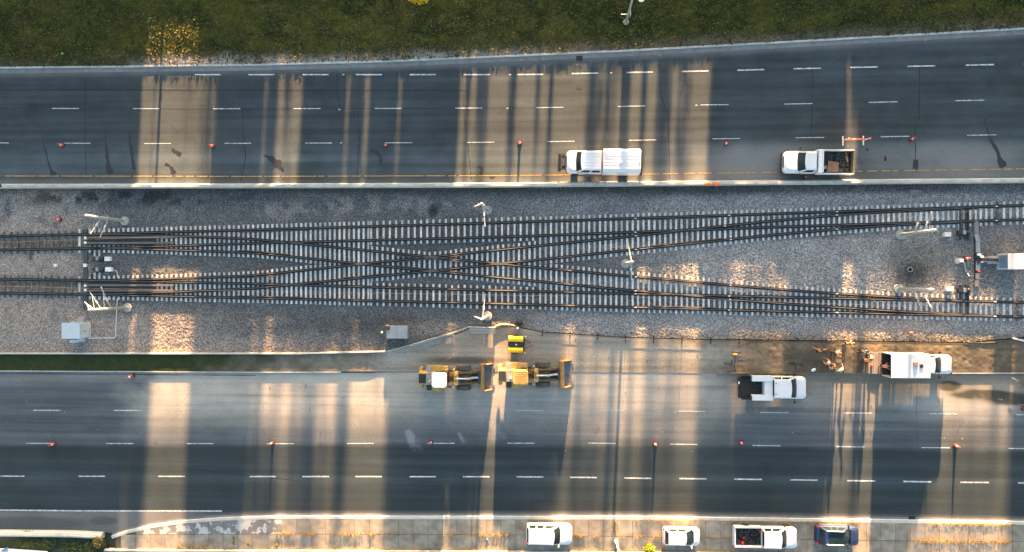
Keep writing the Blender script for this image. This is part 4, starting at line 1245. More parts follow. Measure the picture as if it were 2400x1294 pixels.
y_u1 = lerp_pts([(0, 175), (1240, 175), (1370, 172), (1500, 169.5), (1630, 167), (1760, 164), (1890, 160.5), (2025, 157.5), (2160, 155), (2400, 150)])
for x in (-172, -46, 457, 582, 709, 834, 960, 1087, 1212, 1340, 1468, 1598, 1728, 1860, 1993, 2127, 2264, 2399, 2535):
    if x < 400: continue
    l = 61 + 5 * max(0, (x - 1200) / 1200)
    strip(RU, 'lane_marking', x, float(y_u1(x)), x + l, float(y_u1(x + l)), .145, MARK)
y_u2 = lerp_pts([(0, 254), (500, 255), (1000, 254), (1257, 252.5), (1450, 249.5), (1642, 246), (1838, 244), (2036, 240), (2400, 233)])
for x in (-257, -67, 122, 311, 500, 688, 878, 1067, 1257, 1448, 1642, 1838, 2036, 2239, 2443):
    l = 63 + 6 * max(0, (x - 1200) / 1200)
    strip(RU, 'lane_marking', x, float(y_u2(x)), x + l, float(y_u2(x + l)), .092, MARK)
y_u3 = lerp_pts([(0, 335), (338, 336.5), (715, 335.5), (1095, 334), (1283, 332), (1474, 329), (1669, 325.5), (1865, 323), (2064, 320.5), (2400, 315)])
for x in (-232, -42, 149, 338, 526, 715, 903, 1095, 1283, 1474, 1669, 1865, 2064, 2267, 2470):
    l = 63 + 6 * max(0, (x - 1200) / 1200)
    strip(RU, 'lane_marking', x, float(y_u3(x)), x + l, float(y_u3(x + l)), .092, MARK)
for x, y in ((802, 175), (793, 257), (797, 335), (1193, 175), (1187, 254), (1430, 171), (1630, 247)):
    strip(RU, 'lane_marking', x, y, x + 5, y - .1, .12, MARK)
y_yl = lerp_pts([(0, 412.5), (600, 413.5), (1200, 411.5), (1500, 408), (1800, 404), (2400, 396)])
x = -400.0
while x < 2800:
    l = random.uniform(14, 90) * (1 if x < 1500 else .45)
    strip(RU, 'edge_line', x, float(y_yl(x)), x + l, float(y_yl(x + l)), .09, MARKY)
    x += l + random.uniform(2, 9) * (1 if x < 1500 else 1.6)
MARKF = M('worn_road_paint', (.36, .36, .35), .8, var=.35, scale=7)
y_l1 = lerp_pts([(0, 961.5), (300, 962), (1400, 962), (1620, 964), (1815, 967), (2010, 968), (2210, 970), (2400, 972)])
for x in (-300, -111, 78, 267, 1210, 1398, 1588, 1782, 1978, 2178, 2382, 2585):
    l = 64 + 4 * max(0, (x - 1200) / 1200)
    strip(RL, 'lane_marking', x, float(y_l1(x)), x + l, float(y_l1(x + l)), .12, MARKF if 1000 < x < 2000 else MARK)
y_l2 = lerp_pts([(0, 1039), (640, 1040), (1010, 1039), (1379, 1038.5), (1570, 1041), (1764, 1044), (1960, 1047), (2160, 1049), (2400, 1051.5)])
for x in (-314, -126, 62, 250, 438, 626, 813, 1002, 1190, 1379, 1570, 1764, 1960, 2160, 2364, 2568):
    l = 63 + 5 * max(0, (x - 1200) / 1200)
    strip(RL, 'lane_marking', x, float(y_l2(x)), x + l, float(y_l2(x + l)), .092, MARK)
y_l3 = lerp_pts([(0, 1116), (600, 1117), (1211, 1117.5), (1365, 1119), (1500, 1121), (1721, 1123), (1986, 1126.5), (2250, 1130.5), (2400, 1132)])
for x in (-194, -5, 184, 371, 584, 709, 833, 960, 1085, 1211, 1336, 1463, 1592, 1721, 1852, 1986, 2117, 2251, 2386, 2520):
    l = 62 + 5 * max(0, (x - 1200) / 1200)
    strip(RL, 'lane_marking', x, float(y_l3(x)), x + l, float(y_l3(x + l)), .125 if x < 500 else .145, MARK)
strip(RL, 'edge_line', -400, 1192, 200, 1197.5, .16, MARK); strip(RL, 'edge_line', 200.4, 1197.5, 520, 1198, .16, MARK)

TARM = M('tar_stain', (.016, .017, .018), .55, var=.35, scale=6)
CRACK = M('road_crack', (.014, .015, .016), .9, var=.4, scale=5)


def stroke(par, name, pts, mat, z=.005, jit=.18, n=14):
    """flat stain following a centre line (px, py, width in px)"""
    t = np.linspace(0, len(pts) - 1, n); i = np.arange(len(pts))
    xs, ys, ws = [np.interp(t, i, [p[k] for p in pts]) for k in range(3)]
    L, R = [], []
    for k in range(n):
        a = Vector((xs[min(k + 1, n - 1)] - xs[max(k - 1, 0)], ys[min(k + 1, n - 1)] - ys[max(k - 1, 0)], 0)); a.normalize()
        w = ws[k] / 2 * random.uniform(1 - jit * 2, 1 + jit * 2) + .08
        j = random.uniform(-jit, jit) * ws[k] * .5
        L.append(P(xs[k] - a.y * (w + j), ys[k] + a.x * (w + j), z)); R.append(P(xs[k] + a.y * (w - j), ys[k] - a.x * (w - j), z))
    fs = [(k, k + 1, n + k + 1, n + k) for k in range(n - 1)]
    return MB().add(L + R, fs).build(name, mat, par)


for pts in ([(98, 312, 1.5), (104, 345, 4), (113, 380, 4), (120, 402, 7), (128, 412, 14)], [(246, 312, 2), (249, 345, 5), (253, 380, 7), (257, 408, 16)],
            [(302, 308, 3), (306, 340, 7), (311, 375, 6), (314, 398, 11)], [(402, 350, 5), (413, 357, 10), (424, 364, 11)], [(387, 384, 8), (400, 391, 6), (408, 408, 14)],
            [(618, 363, 2), (635, 372, 13), (652, 384, 17), (664, 402, 7)], [(868, 352, 7), (884, 358, 12), (892, 368, 5), (893, 386, 8)], [(1120, 391, 8), (1130, 394, 7), (1128, 412, 7)],
            [(1148, 417, 6), (1160, 414, 5)], [(2308, 278, 7), (2314, 305, 4), (2322, 330, 7), (2338, 355, 9), (2343, 372, 8), (2352, 392, 20)], [(2030, 350, 6), (2036, 351, 6)], [(2072, 372, 10), (2078, 372, 10)], [(2140, 385, 22), (2152, 386, 20)]):
    stroke(RU, 'tar_stain', pts, TARM, jit=.2)
for pts in ([(200, 180, 1), (200, 250, 1), (199, 330, 1), (202, 415, 1)], [(568, 255, 1), (572, 335, 1.3), (576, 365, 1.3), (570, 400, 1.3), (564, 425, 1.2)], [(790, 165, 1), (792, 220, 1.2), (797, 252, 1)], [(840, 255, 1), (842, 330, 1.6), (836, 420, 1.2)],
            [(1084, 170, 1), (1088, 280, 1.2), (1098, 350, 1.4), (1105, 420, 1.2)], [(1545, 150, 1), (1548, 220, 1), (1566, 270, 1.6), (1568, 345, 1.6), (1570, 420, 1.2)], [(1905, 160, 1), (1904, 250, 1.2), (1900, 320, 1.2)], [(2155, 150, 1.2), (2154, 280, 1.4), (2146, 300, 1.2), (2145, 400, 1.6)],
            [(0, 210.5, 2.0), (400, 211, 1.8), (800, 212, 1.4), (1100, 212, .8)], [(0, 254.5, .6), (600, 256, .6), (1260, 253, .6)]):
    stroke(RU, 'crack', pts, CRACK, .004, .3, 24)
for pts in ([(2150, 895, .5), (2148, 960, .4), (2151, 1050, .4)], [(2000, 960, 1), (2022, 1010, 1.2), (2024, 1040, 1)], [(430, 1098, 1), (700, 1127, .8)], [(0, 876, 1), (300, 878, 1.4), (600, 880, 1)]):
    stroke(RL, 'crack', pts, CRACK, .004, .3, 20)
IRON = M('cast_iron', (.045, .045, .045), .6, .5, var=.3, scale=8)
for px, py, lab in ((1358, 204, 'round iron manhole cover in the sunlit part of the upper road'), (2144, 285, 'round iron manhole cover in the shaded part of the upper road')):
    t = thing('manhole_cover', lab, 'manhole cover', P(px, py))
    MB().lathe([(.36, -.03), (.36, .007), (.30, .008)], 24).build('ring', IRON, t)
    MB().lathe([(.28, -.03), (.28, .012), (.05, .012)], 24).build('cover', IRON, t)
for px, py, lab in ((1358, 136, 'dark storm drain opening in the upper kerb'), (2137, 1214, 'dark storm drain opening in the pavement kerb')):
    t = thing('storm_drain', lab, 'drain', P(px, py))
    MB().box(-.34, .34, -.3, .22, -.1, .03).build('pit', M('drain_black', (.006, .006, .006), .9), t)
    for k in range(4): MB().box(-.3 + .17 * k, -.22 + .17 * k, -.28, .18, .03, .042).build('grate_bar', IRON, t)
t = thing('sump', 'round dark sump pipe in the ballast near the right switches', 'pipe', P(2132, 632))
MB().lathe([(.26, -.1), (.26, .16), (.21, .16), (.21, .02)], 20).build('pipe_ring', GREYM, t)
MB().lathe([(.2, .0), (.2, .03)], 20).build('hole', MATS['drain_black'], t)

# ================================================================== CONES, BARRICADE, BAGS
CONER = M('cone_red_orange', (.75, .045, .02), .55, var=.08)
CONEW = M('reflective_collar', (.75, .75, .75), .45)
RUB = M('black_rubber', (.015, .015, .016), .8)
CONE = None


def cone(px, py, label, lean=None, z=0.0, group='traffic cones'):
    global CONE
    loc = P(px, py); loc.z = z
    if CONE is None:
        CONE = thing('traffic_cone', label, 'traffic cone', loc, 0, group)
        MB().lathe([(.25, 0), (.25, .05), (.20, .07)], 8).build('base', RUB, CONE)
        MB().lathe([(.165, .06), (.125, .42)], 14).build('body', CONER, CONE, smooth=True)
        MB().lathe([(.127, .42), (.095, .62)], 14).build('collar', CONEW, CONE, smooth=True)
        MB().lathe([(.096, .62), (.05, .94), (.035, .96)], 14).build('tip', CONER, CONE, smooth=True)
        o = CONE
    else:
        o = copy_tree(CONE); tag(o, label, 'traffic cone', group); o.location = loc
    o.rotation_euler = (0, 0, random.uniform(0, 1.5)) if lean is None else lean
    return o


cone(148, 341, 'red traffic cone at the left end of the upper road')
cone(500, 343, 'second red traffic cone from the left on the upper road')
cone(905, 341, 'third red traffic cone from the left on the upper road')
cone(1218, 336, 'red traffic cone on the upper road just left of the crew truck')
cone(1701, 337, 'red traffic cone between the crew truck and the dump truck')
cone(2135, 327, 'red traffic cone to the right of the barricade on the upper road')
cone(1886, 416, 'red traffic cone squeezed between dump truck cab and barrier')
cone(141, 515, 'lone red traffic cone on the ballast at the left')
cone(128, 1040, 'leftmost red traffic cone on the lower road')
cone(639, 1038, 'red traffic cone on the lower road below the grass median')
cone(1011, 1036, 'red traffic cone on the lower road below the left loader')
cone(1535, 1040, 'red traffic cone with long shadow in the sunlit part of the lower road')
cone(1736, 1037, 'red traffic cone on the lower road below the utility pickup')
cone(2238, 1044, 'red traffic cone with long shadow at the right of the lower road')
cone(2398, 957, 'red traffic cone cut by the right edge of the lower road')
cone(316, 878, 'red traffic cone lying on its side against the median kerb', (PI / 2 - .2, .1, -1.1), .16)
cone(20, 437, 'red traffic cone lying on top of the concrete barrier', (PI / 2 - .1, .0, -1.2), 1.2)
cone(2262, 606, 'red traffic cone standing in the ballast between the right switches')
tag(MB().rings([[(.2 * math.cos(a), .16 * math.sin(a), .02) for a in np.linspace(0, 5.6, 8)], [(.16 * math.cos(a), .13 * math.sin(a), .22) for a in np.linspace(0, 5.6, 8)]]).build('red_sack', M('red_cloth', (.45, .04, .03), .8, var=.2, scale=8), smooth=True), 'small red sack beside the grey cable trough', 'sack').location = P(2292, 637, .0)
for px, lab in ((1657, 'left one of two orange sandbags on the barrier'), (1678, 'right one of two orange sandbags on the barrier')):
    t = thing('sandbag', lab, 'sandbag', P(px, 431.5, 1.02), random.uniform(-.5, .5), 'sandbags')
    MB().rings([[(r * .30 * math.cos(a) * (1 + .12 * math.sin(3 * a)), r * .24 * math.sin(a), z) for a in np.linspace(0, 2 * PI * 11 / 12, 12)] for r, z in ((.8, 0), (1, .06), (.95, .15), (.5, .22))]).build('bag', ORANGE, t, smooth=True)
    MB().lathe([(.05, .2), (.08, .27)], 8, (.05, .05, 0)).build('tied_neck', ORANGE, t)
o = tag(MB().rings([[(r * .22 * math.cos(a), r * .15 * math.sin(a), z) for a in np.linspace(0, 2 * PI * 9 / 10, 10)] for r, z in ((.8, 0), (1, .08), (.6, .2))]).build('orange_sack', M('faded_orange', (.65, .2, .1), .8, var=.2, scale=9), smooth=True), 'faded orange sack lying on the stones above the box van', 'sack'); o.location = P(2135, 780, .0)

t = thing('road_barricade', 'orange and white barricade on white feet beside the dump truck', 'barricade', P(2000, 330))
BARRF = M('barricade_white', (.78, .78, .78), .5)
s_ = P(2021, 331) - P(1973, 331)
for xx in (-s_.x / 2 - .05, s_.x / 2 - .05):
    MB().box(xx - .06, xx + .06, -.5, .5, .0, .1).build('foot', BARRF, t, bevel=.02)
    MB().box(xx - .04, xx + .04, -.04, .04, .1, 1.1).build('post', BARRF, t)
for k in range(6):
    x0 = -.95 + .38 * k
    MB().box(x0, x0 + .38, -.02, .02, .85, 1.1).build('rail_stripe', ORANGE if k % 2 == 0 or k > 2 else BARRF, t)
for k in (0, 1): MB().box(-.95, 1.3, -.018, .018, .4, .6).build('lower_rail', ORANGE, t) if k else None
for xx in (-.95, 1.2): MB().lathe([(.08, 1.1), (.08, 1.28), (.05, 1.3)], 10, (xx, 0, 0)).build('warning_lamp', M('pale_lens', (.75, .45, .35), .4), t)

# ================================================================== MASTS, LAMPS, WIRES
GALV = M('galvanised_mast', (.42, .42, .39), .55, .2, var=.10, scale=2)
PADC = M('mast_footing', (.30, .295, .265), .9, var=.2, scale=3)


def mast(label, px, py, h, arms, group='overhead line masts'):
    c = P(px, py); t = thing('overhead_line_mast', label, 'mast', c, 0, group)
    MB().lathe([(.50, -.2), (.50, .14), (.46, .18)], 24).build('footing', PADC, t)
    MB().lathe([(.24, .18), (.24, .24), (.20, .26)], 12).build('base_plate', GALV, t)
    MB().lathe([(.17, .24), (.13, h - .02), (.10, h)], 14).build('pole', GALV, t, smooth=True)
    for z in (h * .45, h * .68): MB().lathe([(.185, z), (.185, z + .12)], 12).build('collar', GREYM, t)
    for z0, (ex, ey), z1 in arms:
        e = P(ex, ey, z1) - c; s = Vector((0, 0, z0))
        a = MB().tube([s, e], .045, 6).build('bracket_arm', GALV, t)
        m = s.lerp(e, .35); n = s.lerp(e, .5)
        MB().tube([m, n], .085, 8).build('insulator', M('insulator_white', (.68, .66, .62), .4), a)
        MB().tube([Vector((0, 0, min(z0 + 1.1, h - .1))), s.lerp(e, .8)], .018, 5).build('stay_rod', GALV, t)
    return t


mast('mast above the upper track at the left switches', 293, 518, 6.6, [(4.1, (212, 548), 5.3), (2.9, (234, 557), 4.2)])
mast('mast below the lower track at the left switches', 300, 721, 6.6, [(4.6, (210, 684), 5.4), (3.0, (237, 673), 4.3), (5.8, (198, 708), 5.9)])
mast('mast below the upper track at the right switches', 2110, 550, 6.7, [(3.0, (2157, 500), 4.6), (4.6, (2183, 497), 5.8)])
mast('mast above the lower track at the right switches', 2105, 677, 6.7, [(3.0, (2158, 720), 4.6), (4.6, (2182, 720), 5.8)])
mast('mast with one arm above the middle of the upper track', 1143, 493, 6.6, [(4.9, (1137, 531), 5.1), (6.4, (1112, 484), 6.4)])
mast('mast with one arm below the middle of the lower track', 1143, 741, 6.6, [(4.9, (1137, 690), 5.1), (6.4, (1112, 742), 6.4)])
mast('mast between the tracks where the crossovers part', 1466, 618, 6.6, [(5.2, (1472, 568), 5.4), (5.2, (1480, 655), 5.4)])
WIRE = M('copper_wire', (.06, .055, .05), .9)
wz = 5.2
ow = thing('contact_wire', 'thin overhead contact wire along the upper track', 'wire')
wy = lerp_pts([(-400, 583), (212, 561), (1137, 531), (2157, 500), (2800, 478)])
MB().tube([P(x, float(wy(x)), wz) for x in (-400, 212, 700, 1137, 1650, 2157, 2800)], .009, 4).build('wire', WIRE, ow)
ow = thing('contact_wire', 'thin overhead contact wire along the lower track', 'wire')
wy = lerp_pts([(-400, 660), (212, 676), (1137, 691), (1480, 696), (2157, 719), (2800, 736)])
MB().tube([P(x, float(wy(x)), wz) for x in (-400, 212, 700, 1137, 1480, 2157, 2800)], .009, 4).build('wire', WIRE, ow)

t = thing('street_lamp', 'tall pale street lamp rising from the grass at the top', 'street lamp', P(1467, 52, .12))
MB().lathe([(.32, -.2), (.32, .10), (.27, .13)], 20).build('footing', PADC, t)
MB().lathe([(.14, .1), (.09, 9.4), (.07, 9.6)], 14).build('pole', GALV, t, smooth=True)
e = P(1503, 1, 8.3) - t.location
MB().tube([(0, 0, 9.0), (e.x * .5, e.y * .5, 9.1), (e.x, e.y, e.z + .1)], .045, 8).build('lamp_arm', GALV, t)
MB().rings([[(e.x + r * .28 * math.cos(a), e.y + r * .18 * math.sin(a), e.z + z) for a in np.linspace(0, 2 * PI * 11 / 12, 12)] for r, z in ((.9, 0), (1, .06), (.6, .16))]).build('lamp_head', PAINTW, t, smooth=True)
MB().box(-.75, 0, -.03, .03, 2.2, 2.28).build('sign_bracket', PAINTW, t)
MB().box(-.05, .02, -.28, .28, 2.3, 2.9).build('sign_plate', SILV, t).location = (.2, -.05, 0)
X, Y = NX(354, 2.5)
t = thing('street_lamp', 'tall street lamp standing in the lawn north of the picture', 'street lamp', (X, Y, .12))
MB().lathe([(.32, -.2), (.32, .10), (.27, .13)], 20).build('footing', PADC, t)
MB().lathe([(.16, .1), (.12, 9.4), (.08, 9.6)], 14).build('pole', GALV, t, smooth=True)
MB().tube([(0, 0, 9.4), (.6, -.9, 9.5), (1.0, -1.7, 9.3)], .045, 8).build('lamp_arm', GALV, t)
t = thing('street_lamp', 'pale street lamp rising from the pavement at the bottom edge', 'street lamp', P(1444, 1268, .13))
MB().lathe([(.20, 0), (.20, .35), (.15, .4)], 16).build('footing', PAINTW, t)
MB().lathe([(.11, .4), (.07, 8.0), (.06, 8.1)], 14).build('pole', M('cream_pole', (.62, .58, .48), .5), t, smooth=True)
MB().tube([(0, 0, 8.0), (.1, 1.2, 8.4), (.2, 1.9, 8.3)], .04, 8).build('lamp_arm', GALV, t)

# ================================================================== CABINETS
def cabinet(label, tx0, tx1, ty0, ty1, h, rz=0):
    a = P(tx0, ty1, h); b = P(tx1, ty0, h)
    t = thing('signal_cabinet', label, 'cabinet', ((a.x + b.x) / 2, (a.y + b.y) / 2, 0), rz)
    w, d = (b.x - a.x) / 2, (b.y - a.y) / 2
    MB().box(-w, w, -d, d, .12, h - .06).build('case', CABG, t, bevel=.02)
    MB().box(-w - .05, w + .05, -d - .05, d + .05, h - .06, h).build('roof', CREAM if rz == .0001 else CABG, t, bevel=.02)
    MB().box(-w - .1, w + .1, -d - .1, d + .1, -.05, .12).build('plinth', CONC, t)
    return t, w, d


t, w, d = cabinet('pale grey-blue signal cabinet on the ballast, bottom left of the tracks', 145, 186, 758, 793, 1.75)
MB().box(w, w + .025, -d + .1, -.02, .3, 1.6).build('door', CABG, t, bevel=.008)
MB().box(w, w + .025, .02, d - .1, .3, 1.6).build('door', CABG, t, bevel=.008)
MB().box(w + .02, w + .06, -.12, -.08, .7, 1.1).build('door_handle', DARKM, t)
c = P(194, 749) - t.location
MB().rings([[(c.x - .62, c.y - .40, 0), (c.x + .5, c.y - .40, 0), (c.x + .42, c.y + .42, 0), (c.x - .25, c.y + .42, 0)], [(c.x - .55, c.y - .36, .55), (c.x + .45, c.y - .36, .55), (c.x + .38, c.y + .38, .3), (c.x - .2, c.y + .38, .3)]]).build('cable_hood', M('hood_grey', (.22, .22, .23), .6, var=.1), t)
for x0, x1, y0, y1, z in ((168, 187, 796, 803, .25), (187, 201, 789, 800, .42)):
    a = P(x0, y1) - t.location; b = P(x1, y0) - t.location
    MB().box(a.x, b.x, a.y, b.y, 0, z).build('step', CABG, t)
t, w, d = cabinet('cream roofed signal cabinet with blue side at the right edge of the tracks', 2364, 2405, 595, 630, 1.75, .0001)
MB().box(-w - .025, -w, -d + .1, d - .1, .3, 1.6).build('door', M('cabinet_blue', (.12, .20, .28), .5), t, bevel=.008)
MB().box(-w - .06, -w - .02, .1, .14, .7, 1.1).build('door_handle', DARKM, t)
t = thing('cable_platform', 'bundle of cables and grey tray leading to the right cabinet', 'cable tray')
a = P(2311, 619); b = P(2338, 600)
MB().box(a.x, b.x, a.y, b.y, .1, .3).build('tray', GREYM, t, bevel=.02)
a = P(2296, 615); b = P(2312, 602)
MB().box(a.x, b.x, a.y, b.y, .05, .2).build('bracket', M('bracket_tan', (.30, .27, .21), .7, var=.3, scale=6), t, bevel=.02)
for k in range(6):
    y0 = 598 + 4 * k
    MB().tube([P(2286, y0 + random.uniform(-2, 2), .12), P(2292, y0 + 2, .22), P(2300, 606 + k, .3), P(2320, 606 + .8 * k, .33), P(2340, 607 + k, .3)], .045, 6).build('cable', RUB, t)
for px, py in ((2292, 597), (2298, 602), (2297, 613)): MB().box(-.2, .2, -.13, .13, .1, .28).build('white_clamp', PAINTW, t, bevel=.03).location = P(px, py)
tag(MB().tube([P(2259, 613, .12), P(2264, 638, .12)], .09, 10).build('loose_pipe', GREYM), 'short grey pipe lying on the stones beside the red cone', 'pipe')
for px, py, lab in ((2268, 642, 'white stone nearer the loose pipe'), (2270, 646, 'white stone farther from the loose pipe')):
    tag(MB().lathe([(.06, 0), (.1, .05), (.05, .12)], 8).build('white_stone', PAINTW), lab, 'stone').location = P(px, py, 0)
t = thing('battery_chest', 'grey steel chest with two lids below the lower track', 'chest', P(934, 777))
MB().box(-1.15, 1.15, -.68, .68, -.05, .75).build('body', GREYM, t, bevel=.02)
for x0, x1 in ((-1.18, -.01), (.01, 1.18)): MB().box(x0, x1, -.72, .72, .75, .82).build('lid', M('chest_lid', (.30, .305, .29), .6, .2, var=.12, scale=2), t, bevel=.015)
MB().lathe([(.28, .2), (.3, .9), (.22, 1.0), (.14, 1.0)], 14, (-1.05, .5, 0)).build('vent_pipe', DARKM, t)
tag(MB().lathe([(.10, 0), (.12, .25), (.03, .5)], 10).build('marker_post', PAINTW), 'small white marker post left of the grey chest', 'marker').location = P(896, 779)
# conduits
tag(MB().tube([P(207, 793, .06), P(268, 792, .06), P(271, 789, .06), P(273, 735, .06), P(275, 700, .09)], .03, 6).build('conduit', PAINTW), 'thin white conduit looping from the left cabinet to the track', 'conduit')
tag(MB().tube([P(268, 633, .1), P(274, 636, .08), P(276, 650, .08)], .03, 6).build('conduit', PAINTW), 'short white conduit from the relay box to the lower track', 'conduit')

# ================================================================== FENCES AND STACKS
FST = M('fence_dark_steel', (.055, .05, .045), .6, .4, var=.3, scale=4)
ORD = 'first second third fourth fifth sixth seventh eighth ninth tenth eleventh twelfth thirteenth fourteenth fifteenth'.split()
fxs = [1271, 1336, 1401, 1466, 1532, 1598, 1665, 1732, 1801, 1868, 1935, 2003, 2071, 2140, 2205, 2270]
for i, (xa_, xb_) in enumerate(zip(fxs[:-1], fxs[1:])):
    a = P(xa_, float(L_FEN(xa_)) + 3); b = P(xb_, float(L_FEN(xb_)) + 3)
    t = thing('fence_panel', ORD[i] + ' temporary fence panel from the straw roll end, on a dark cross foot', 'fence panel', a, math.atan2(b.y - a.y, b.x - a.x), 'temporary fence panels')
    l = (b - a).length - .06
    MB().box(-.05, .05, -.36, .36, .02, .10).build('foot', RUB, t)
    MB().box(-.03, .03, -.03, .03, .1, 1.05).build('post', FST, t)
    for z in (.15, 1.02): MB().tube([(0, 0, z), (l, 0, z)], .018, 5).build('rail', FST, t)
    for k in range(1, 6): MB().tube([(l * k / 6, 0, .15), (l * k / 6, 0, 1.02)], .004, 3).build('wire', FST, t)
t = thing('steel_cable', 'dark cable sagging along the ground right of the fence', 'cable')
MB().tube([P(x, y, .18) for x, y in ((2270, 803), (2300, 804), (2330, 803), (2370, 797), (2420, 792))], .04, 6).build('strand', FST, t)
t = thing('hand_rail', 'pale rail climbing from the low wall to the stacked panels', 'rail')
MB().tube([P(x, y, .4) for x, y in ((905, 824), (955, 811), (1000, 797), (1060, 781), (1103, 765))], .05, 6).build('rail_bar', GALV, t)
for x, y in ((955, 811), (1004, 796), (1060, 781), (1103, 765)): MB().tube([P(x, y, 0), P(x, y, .42)], .05, 6).build('post', GALV, t)
for i, (x0, y0, x1, y1, lab) in enumerate(((962, 812, 1060, 782, 'upper beam of the guardrail stack'), (968, 816, 1063, 786, 'middle beam of the guardrail stack'), (976, 818, 1040, 800, 'short lower beam of the guardrail stack'))):
    a = P(x0, y0, .3 - .08 * i); b = P(x1, y1, .3 - .08 * i); d = (b - a).normalized(); s = Vector((-d.y, d.x, 0))
    pr = [(-.15, 0), (-.15, .03), (-.05, .10), (.0, .04), (.05, .10), (.15, .03), (.15, 0)]
    tag(MB().rings([[p + s * o + Vector((0, 0, z - .1)) for o, z in pr] for p in (a, b)]).build('guardrail_beam', M('old_guardrail', (.33, .33, .31), .6, .3, var=.2, scale=2), fix=True), lab, 'guardrail', 'stacked guardrail beams')
t = thing('panel_stack', 'stack of pale slatted fence panels below the middle mast', 'panel stack')
for k in range(6):
    a = P(1100, 766.5 + 3.1 * k, .5 - .05 * k); b = P(1161, 767.5 + 2.9 * k, .5 - .05 * k)
    MB().tube([a, b], .055, 5).build('slat', GALV if k % 2 == 0 else GREYM, t)
for x in (1103, 1131, 1158): MB().tube([P(x, 766, .42), P(x, 783, .15)], .04, 5).build('stile', GREYM, t)
tag(MB().tube([P(x, y, .12) for x, y in ((1158, 768), (1170, 762), (1184, 760), (1199, 762), (1212, 766))], .16, 10, .05).build('straw_wattle', M('straw', (.34, .27, .16), .95, var=.25, scale=9, bump=.5, bscale=40), smooth=True), 'tan straw roll curving from the panel stack to a post', 'straw roll')
t = thing('bollard', 'short pale bollard at the end of the straw roll', 'bollard', P(1214, 768))
MB().lathe([(.10, 0), (.09, .85), (.12, .87), (.12, .95), (.05, 1.0)], 14).build('post', PAINTW, t)
tag(MB().rings([[(.42 * r * math.cos(a), .3 * r * math.sin(a), z) for a in np.linspace(0, 2 * PI * 9 / 10, 10)] for r, z in ((1, 0), (.9, .2), (.4, .35))]).build('black_bag', RUB, smooth=True), 'black plastic bag on the stones beside the bollard', 'bag').location = P(1217, 757)

# folding sign stands by the dirt
for i, (a0, b0, c0, d0, lab) in enumerate((((205, 330), (330, 330), (325, 288), (332, 362), 'topmost black folding stand, beside the orange flag'), ((285, 402), (400, 370), (390, 350), (420, 392), 'slanting black folding stand right of the orange flag'),
                                           ((95, 490), (210, 490), (203, 435), (214, 512), 'black folding stand farthest to the left of its group'), ((290, 440), (410, 455), (413, 430), (408, 488), 'black folding stand on the edge of the gravel'),
                                           ((145, 605), (262, 575), (240, 530), (268, 606), 'lowest black folding stand, by the road edge'))):
    q = lambda z: P(1680 + z[0] / 6, 770 + z[1] / 6)
    t = thing('folding_stand', lab, 'sign stand', q(a0), 0, 'folding sign stands'); c = t.location.copy()
    for nm, u, v in (('leg', a0, b0), ('cross_foot', c0, d0)):
        MB().tube([q(u) - c + Vector((0, 0, .07)), q(v) - c + Vector((0, 0, .07))], .03, 5).build(nm, RUB, t)
t = thing('warning_flag', 'orange warning flag on a black stick among the folding stands', 'flag', P(1722, 833))
MB().tube([(0, .2, .12), (.03, -.7, .05)], .025, 5).build('stick', RUB, t)
MB().rings([[(.28 * r * math.cos(a), .15 * r * math.sin(a) + .1, z) for a in np.linspace(0, 2 * PI * 9 / 10, 10)] for r, z in ((.9, .06), (1, .12), (.5, .2))]).build('cloth', M('flag_orange', (.85, .28, .02), .7, var=.2, scale=6), t, smooth=True)
t = thing('white_sack', 'white sack lying on the dirt left of the workers', 'sack', P(1906, 867, .14), .5)
MB().rings([[(.28 * r * math.cos(a), .17 * r * math.sin(a), z) for a in np.linspace(0, 2 * PI * 9 / 10, 10)] for r, z in ((.85, 0), (1, .08), (.9, .16), (.4, .22))]).build('bag', PAINTW, t, smooth=True)
MB().box(-.1, .08, -.03, .03, .2, .23).build('print', DARKM, t)
MB().box(0, .01, 0, .01, .1, .11).build('tie', DARKM, t)
tag(MB().lathe([(.05, .0), (.13, .06), (.04, .14)], 8).build('green_bag', M('green_plastic', (.08, .5, .12), .5)), 'small bright green bag lying on the grass, top left', 'bag').location = P(147, 126, .2)
tag(MB().lathe([(.06, .0), (.12, .05), (.03, .12)], 8).build('blue_cup', M('blue_plastic', (.05, .35, .5), .5)), 'small blue litter scrap on the pavement', 'litter').location = P(1142, 1264, .15)
t = thing('timber_prop', 'pale curved plank on the dirt at the far right edge', 'plank', P(2392, 797, .16), -.25)
MB().box(-.9, .9, -.09, .09, 0, .06).build('board', CREAM, t)
t = thing('utility_roof', 'pale blue flat roof with a dark blue edge at the bottom left corner', 'roof', (0, 0, 0))
a = P(-160, 1310, .9); b = P(108, 1288, .9)
MB().rings([[P(-160, 1284, .5), P(8, 1285, .5), P(112, 1292, .5), P(112, 1330, .5), P(-160, 1330, .5)], [P(-160, 1284, .9), P(8, 1285, .9), P(112, 1292, .9), P(112, 1330, .9), P(-160, 1330, .9)]]).build('roof_sheet', M('pale_blue_metal', (.40, .46, .52), .5, var=.08), t)
MB().tube([P(4, 1290, .93), P(18, 1284, .93)], .07, 5).build('ridge', M('dark_blue_trim', (.03, .06, .2), .5), t)
for x, y in ((-150, 1295), (100, 1298)): MB().tube([P(x, y, 0), P(x, y, .5)], .05, 6).build('post', GREYM, t)

# ================================================================== PEOPLE
SKIN = M('skin', (.42, .26, .19), .6, var=.05)
TROU = M('dark_trousers', (.025, .027, .035), .85, var=.2, scale=8)
BOOT = M('work_boot', (.03, .022, .016), .8)


